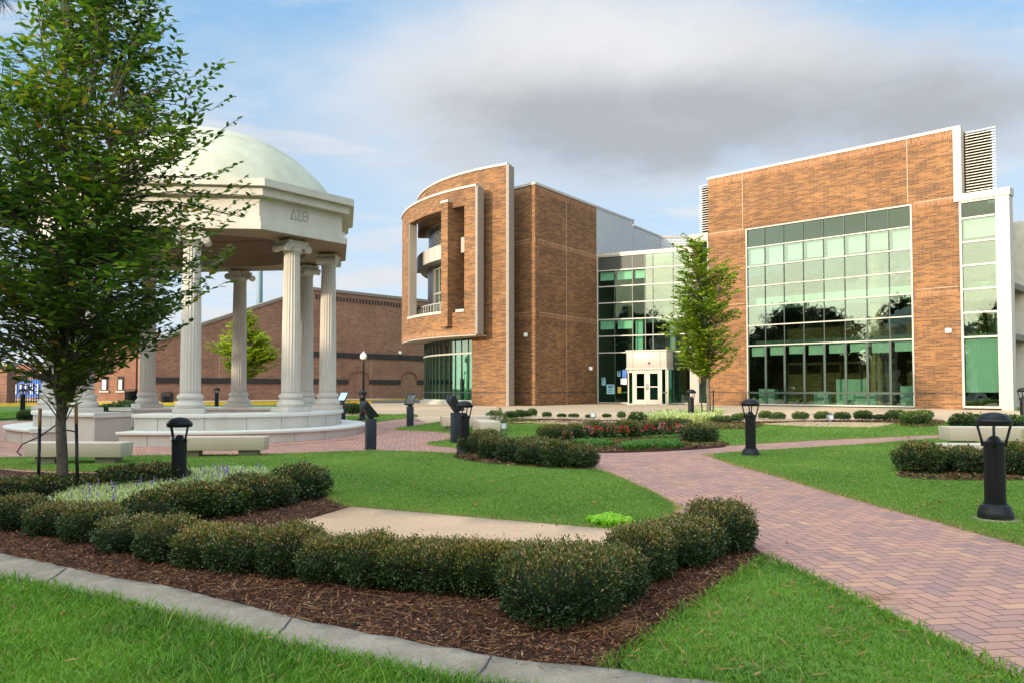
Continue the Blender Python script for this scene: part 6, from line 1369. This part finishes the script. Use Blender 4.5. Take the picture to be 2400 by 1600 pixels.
bed(pg((120, 1185), (180, 1150), (300, 1138), (420, 1112), (520, 1100), (630, 1110), (560, 1125), (470, 1140), (400, 1155), (350, 1180), (300, 1200)), 700, .21, .016, .01, 'lir', 'cream and green variegated grassy plants round the foreground tree', 'variegated bed', 'variegated_plants', 110, .27)
bed([ground_at(*p) for p in ((1500, 992), (1530, 984), (1580, 978), (1640, 973), (1690, 976), (1680, 990), (1600, 995))], 420, .28, .03, .03, 'lir', 'pale variegated grassy plants round the far staked tree', 'far variegated bed', 'variegated_plants', 25, .36)
bed([ground_at(1100 + a / 3.92, 920 + b / 3.92) for a, b in ((1360, 520), (1450, 505), (1900, 480), (1945, 520), (1700, 532), (1450, 545))], 120, .13, .018, .04, 'low', 'low tufted green edging plants before the red flowers', 'edging plants', 'edging_plants')
bed([ground_at(1100 + a / 3.92, 920 + b / 3.92) for a, b in ((980, 470), (1300, 470), (1320, 500), (1100, 525))], 70, .10, .018, .04, 'low', 'sparser green tufts at the left of the flower bed', 'edging plants', 'edging_plants')
V, F_, C, A, P = grassy(pg((1355, 1204), (1400, 1196), (1446, 1205), (1440, 1215), (1390, 1214)), 70, .06, .03, .03, 3, 1.2)
tag(link('lime_plant', np_mesh('lime_plant', V, F_, C, MT['lime'], attr={'rnd': A})), 'bright lime green leafy plant at the lawn corner by the tan pad', 'plant')
def flower(cx_, cy_, mat, h, label):
    h *= .82
    P = ground_at(1100 + cx_ / 3.92, 920 + cy_ / 3.92); t = thing('flower_plant', (P.x, P.y, P.z + .03), label, 'flower plant', 'small flowering plants in the middle bed')
    n = 70; u = unit(n); pos = u * RNG.uniform(.3, 1, n)[:, None] * [.11, .11, h / 2] + [0, 0, h * .55]; V, F_, C, A = leaf_mesh(pos, u + [0, 0, .4], unit(n), np.full(n, .09), np.full(n, .035), RNG.uniform(.1, .6, n)); link('leaves', np_mesh('leaves', V, F_, C, MT['hedge_far'], attr={'rnd': A}), t)
    n = 46; u = unit(n); u[:, 2] = np.abs(u[:, 2]); pos = u * RNG.uniform(.7, 1.05, n)[:, None] * [.115, .115, h * .5] + [0, 0, h * .52]; V, F_, C, A = leaf_mesh(pos, u, unit(n), np.full(n, .055), np.full(n, .05), RNG.uniform(0, 1, n)); link('blossom', np_mesh('blossom', V, F_, C, MT[mat], attr={'rnd': A}), t)
for a, b, mt, h, l in ((900, 468, 'flo', .30, 'rust coloured plant at the left end of the flower bed'), (1090, 455, 'flp', .46, 'tall pink flower plant, leftmost pink one'), (1180, 435, 'flr', .36, 'small red flower plant next to the leftmost pink one'), (1310, 440, 'flo', .42, 'rusty pink flower plant between two red ones'), (1420, 428, 'flr', .36, 'full bright red flower plant in the middle of the bed'), (1535, 418, 'flo', .34, 'thin rust plant in the gap of the shrub row'),
                    (1658, 418, 'flr', .40, 'red flower plant first right of the shrub gap'), (1775, 425, 'flp', .44, 'pinkish orange flower plant right of a red one'), (1885, 420, 'flr', .38, 'red flower plant close to the rightmost pink one'), (1945, 440, 'flp', .42, 'rightmost pink flower plant beside the large end shrub')): flower(a, b, mt, h, l)
# leggy bush beside the end-on bench
P = ground_at(1168, 1012); t = thing('leggy_bush', tuple(P), 'leggy open bush with thin stems beside the end-on stone bench', 'bush')
n = 420; u = unit(n); pos = u * RNG.uniform(.2, 1, n)[:, None] * [.28, .28, .32] + [0, 0, .36]; V, F_, C, A = leaf_mesh(pos, u + [0, 0, .3], unit(n), np.full(n, .08), np.full(n, .025), RNG.uniform(.2, 1, n)); link('foliage', np_mesh('foliage', V, F_, C, MT['hedge_far'], attr={'rnd': A}), t)
m = MB()
for k in range(9): a = k * .7; m.tube([(0, 0, 0), (math.cos(a) * .12, math.sin(a) * .12, .3), (math.cos(a) * .25, math.sin(a) * .25, .58)], .008, 5)
m.build('stems', MT['bark'], t, world=False)
# pine twig hanging in at the upper left corner
P = at(6, -6, 6.0); t = thing('pine_branch', tuple(P), 'tuft of long pine needles hanging in at the top left corner', 'branch')
m = MB(); m.tube([(-.5, 0, .35), (-.2, 0, .12), (0, 0, 0)], [.012, .009, .005], 6); m.build('twig', MT['bark_dk'], t, world=False)
m = MB()
for k in range(60): a = random.uniform(-2.6, .35); l = random.uniform(.10, .17); y = random.uniform(-.5, .5); m.tube([(-.06 * random.random(), 0, .03 * random.random()), (math.cos(a) * l, y * l, math.sin(a) * l)], [.0016, .0008], 3)
m.build('needles', MT['darktree'], t, world=False)
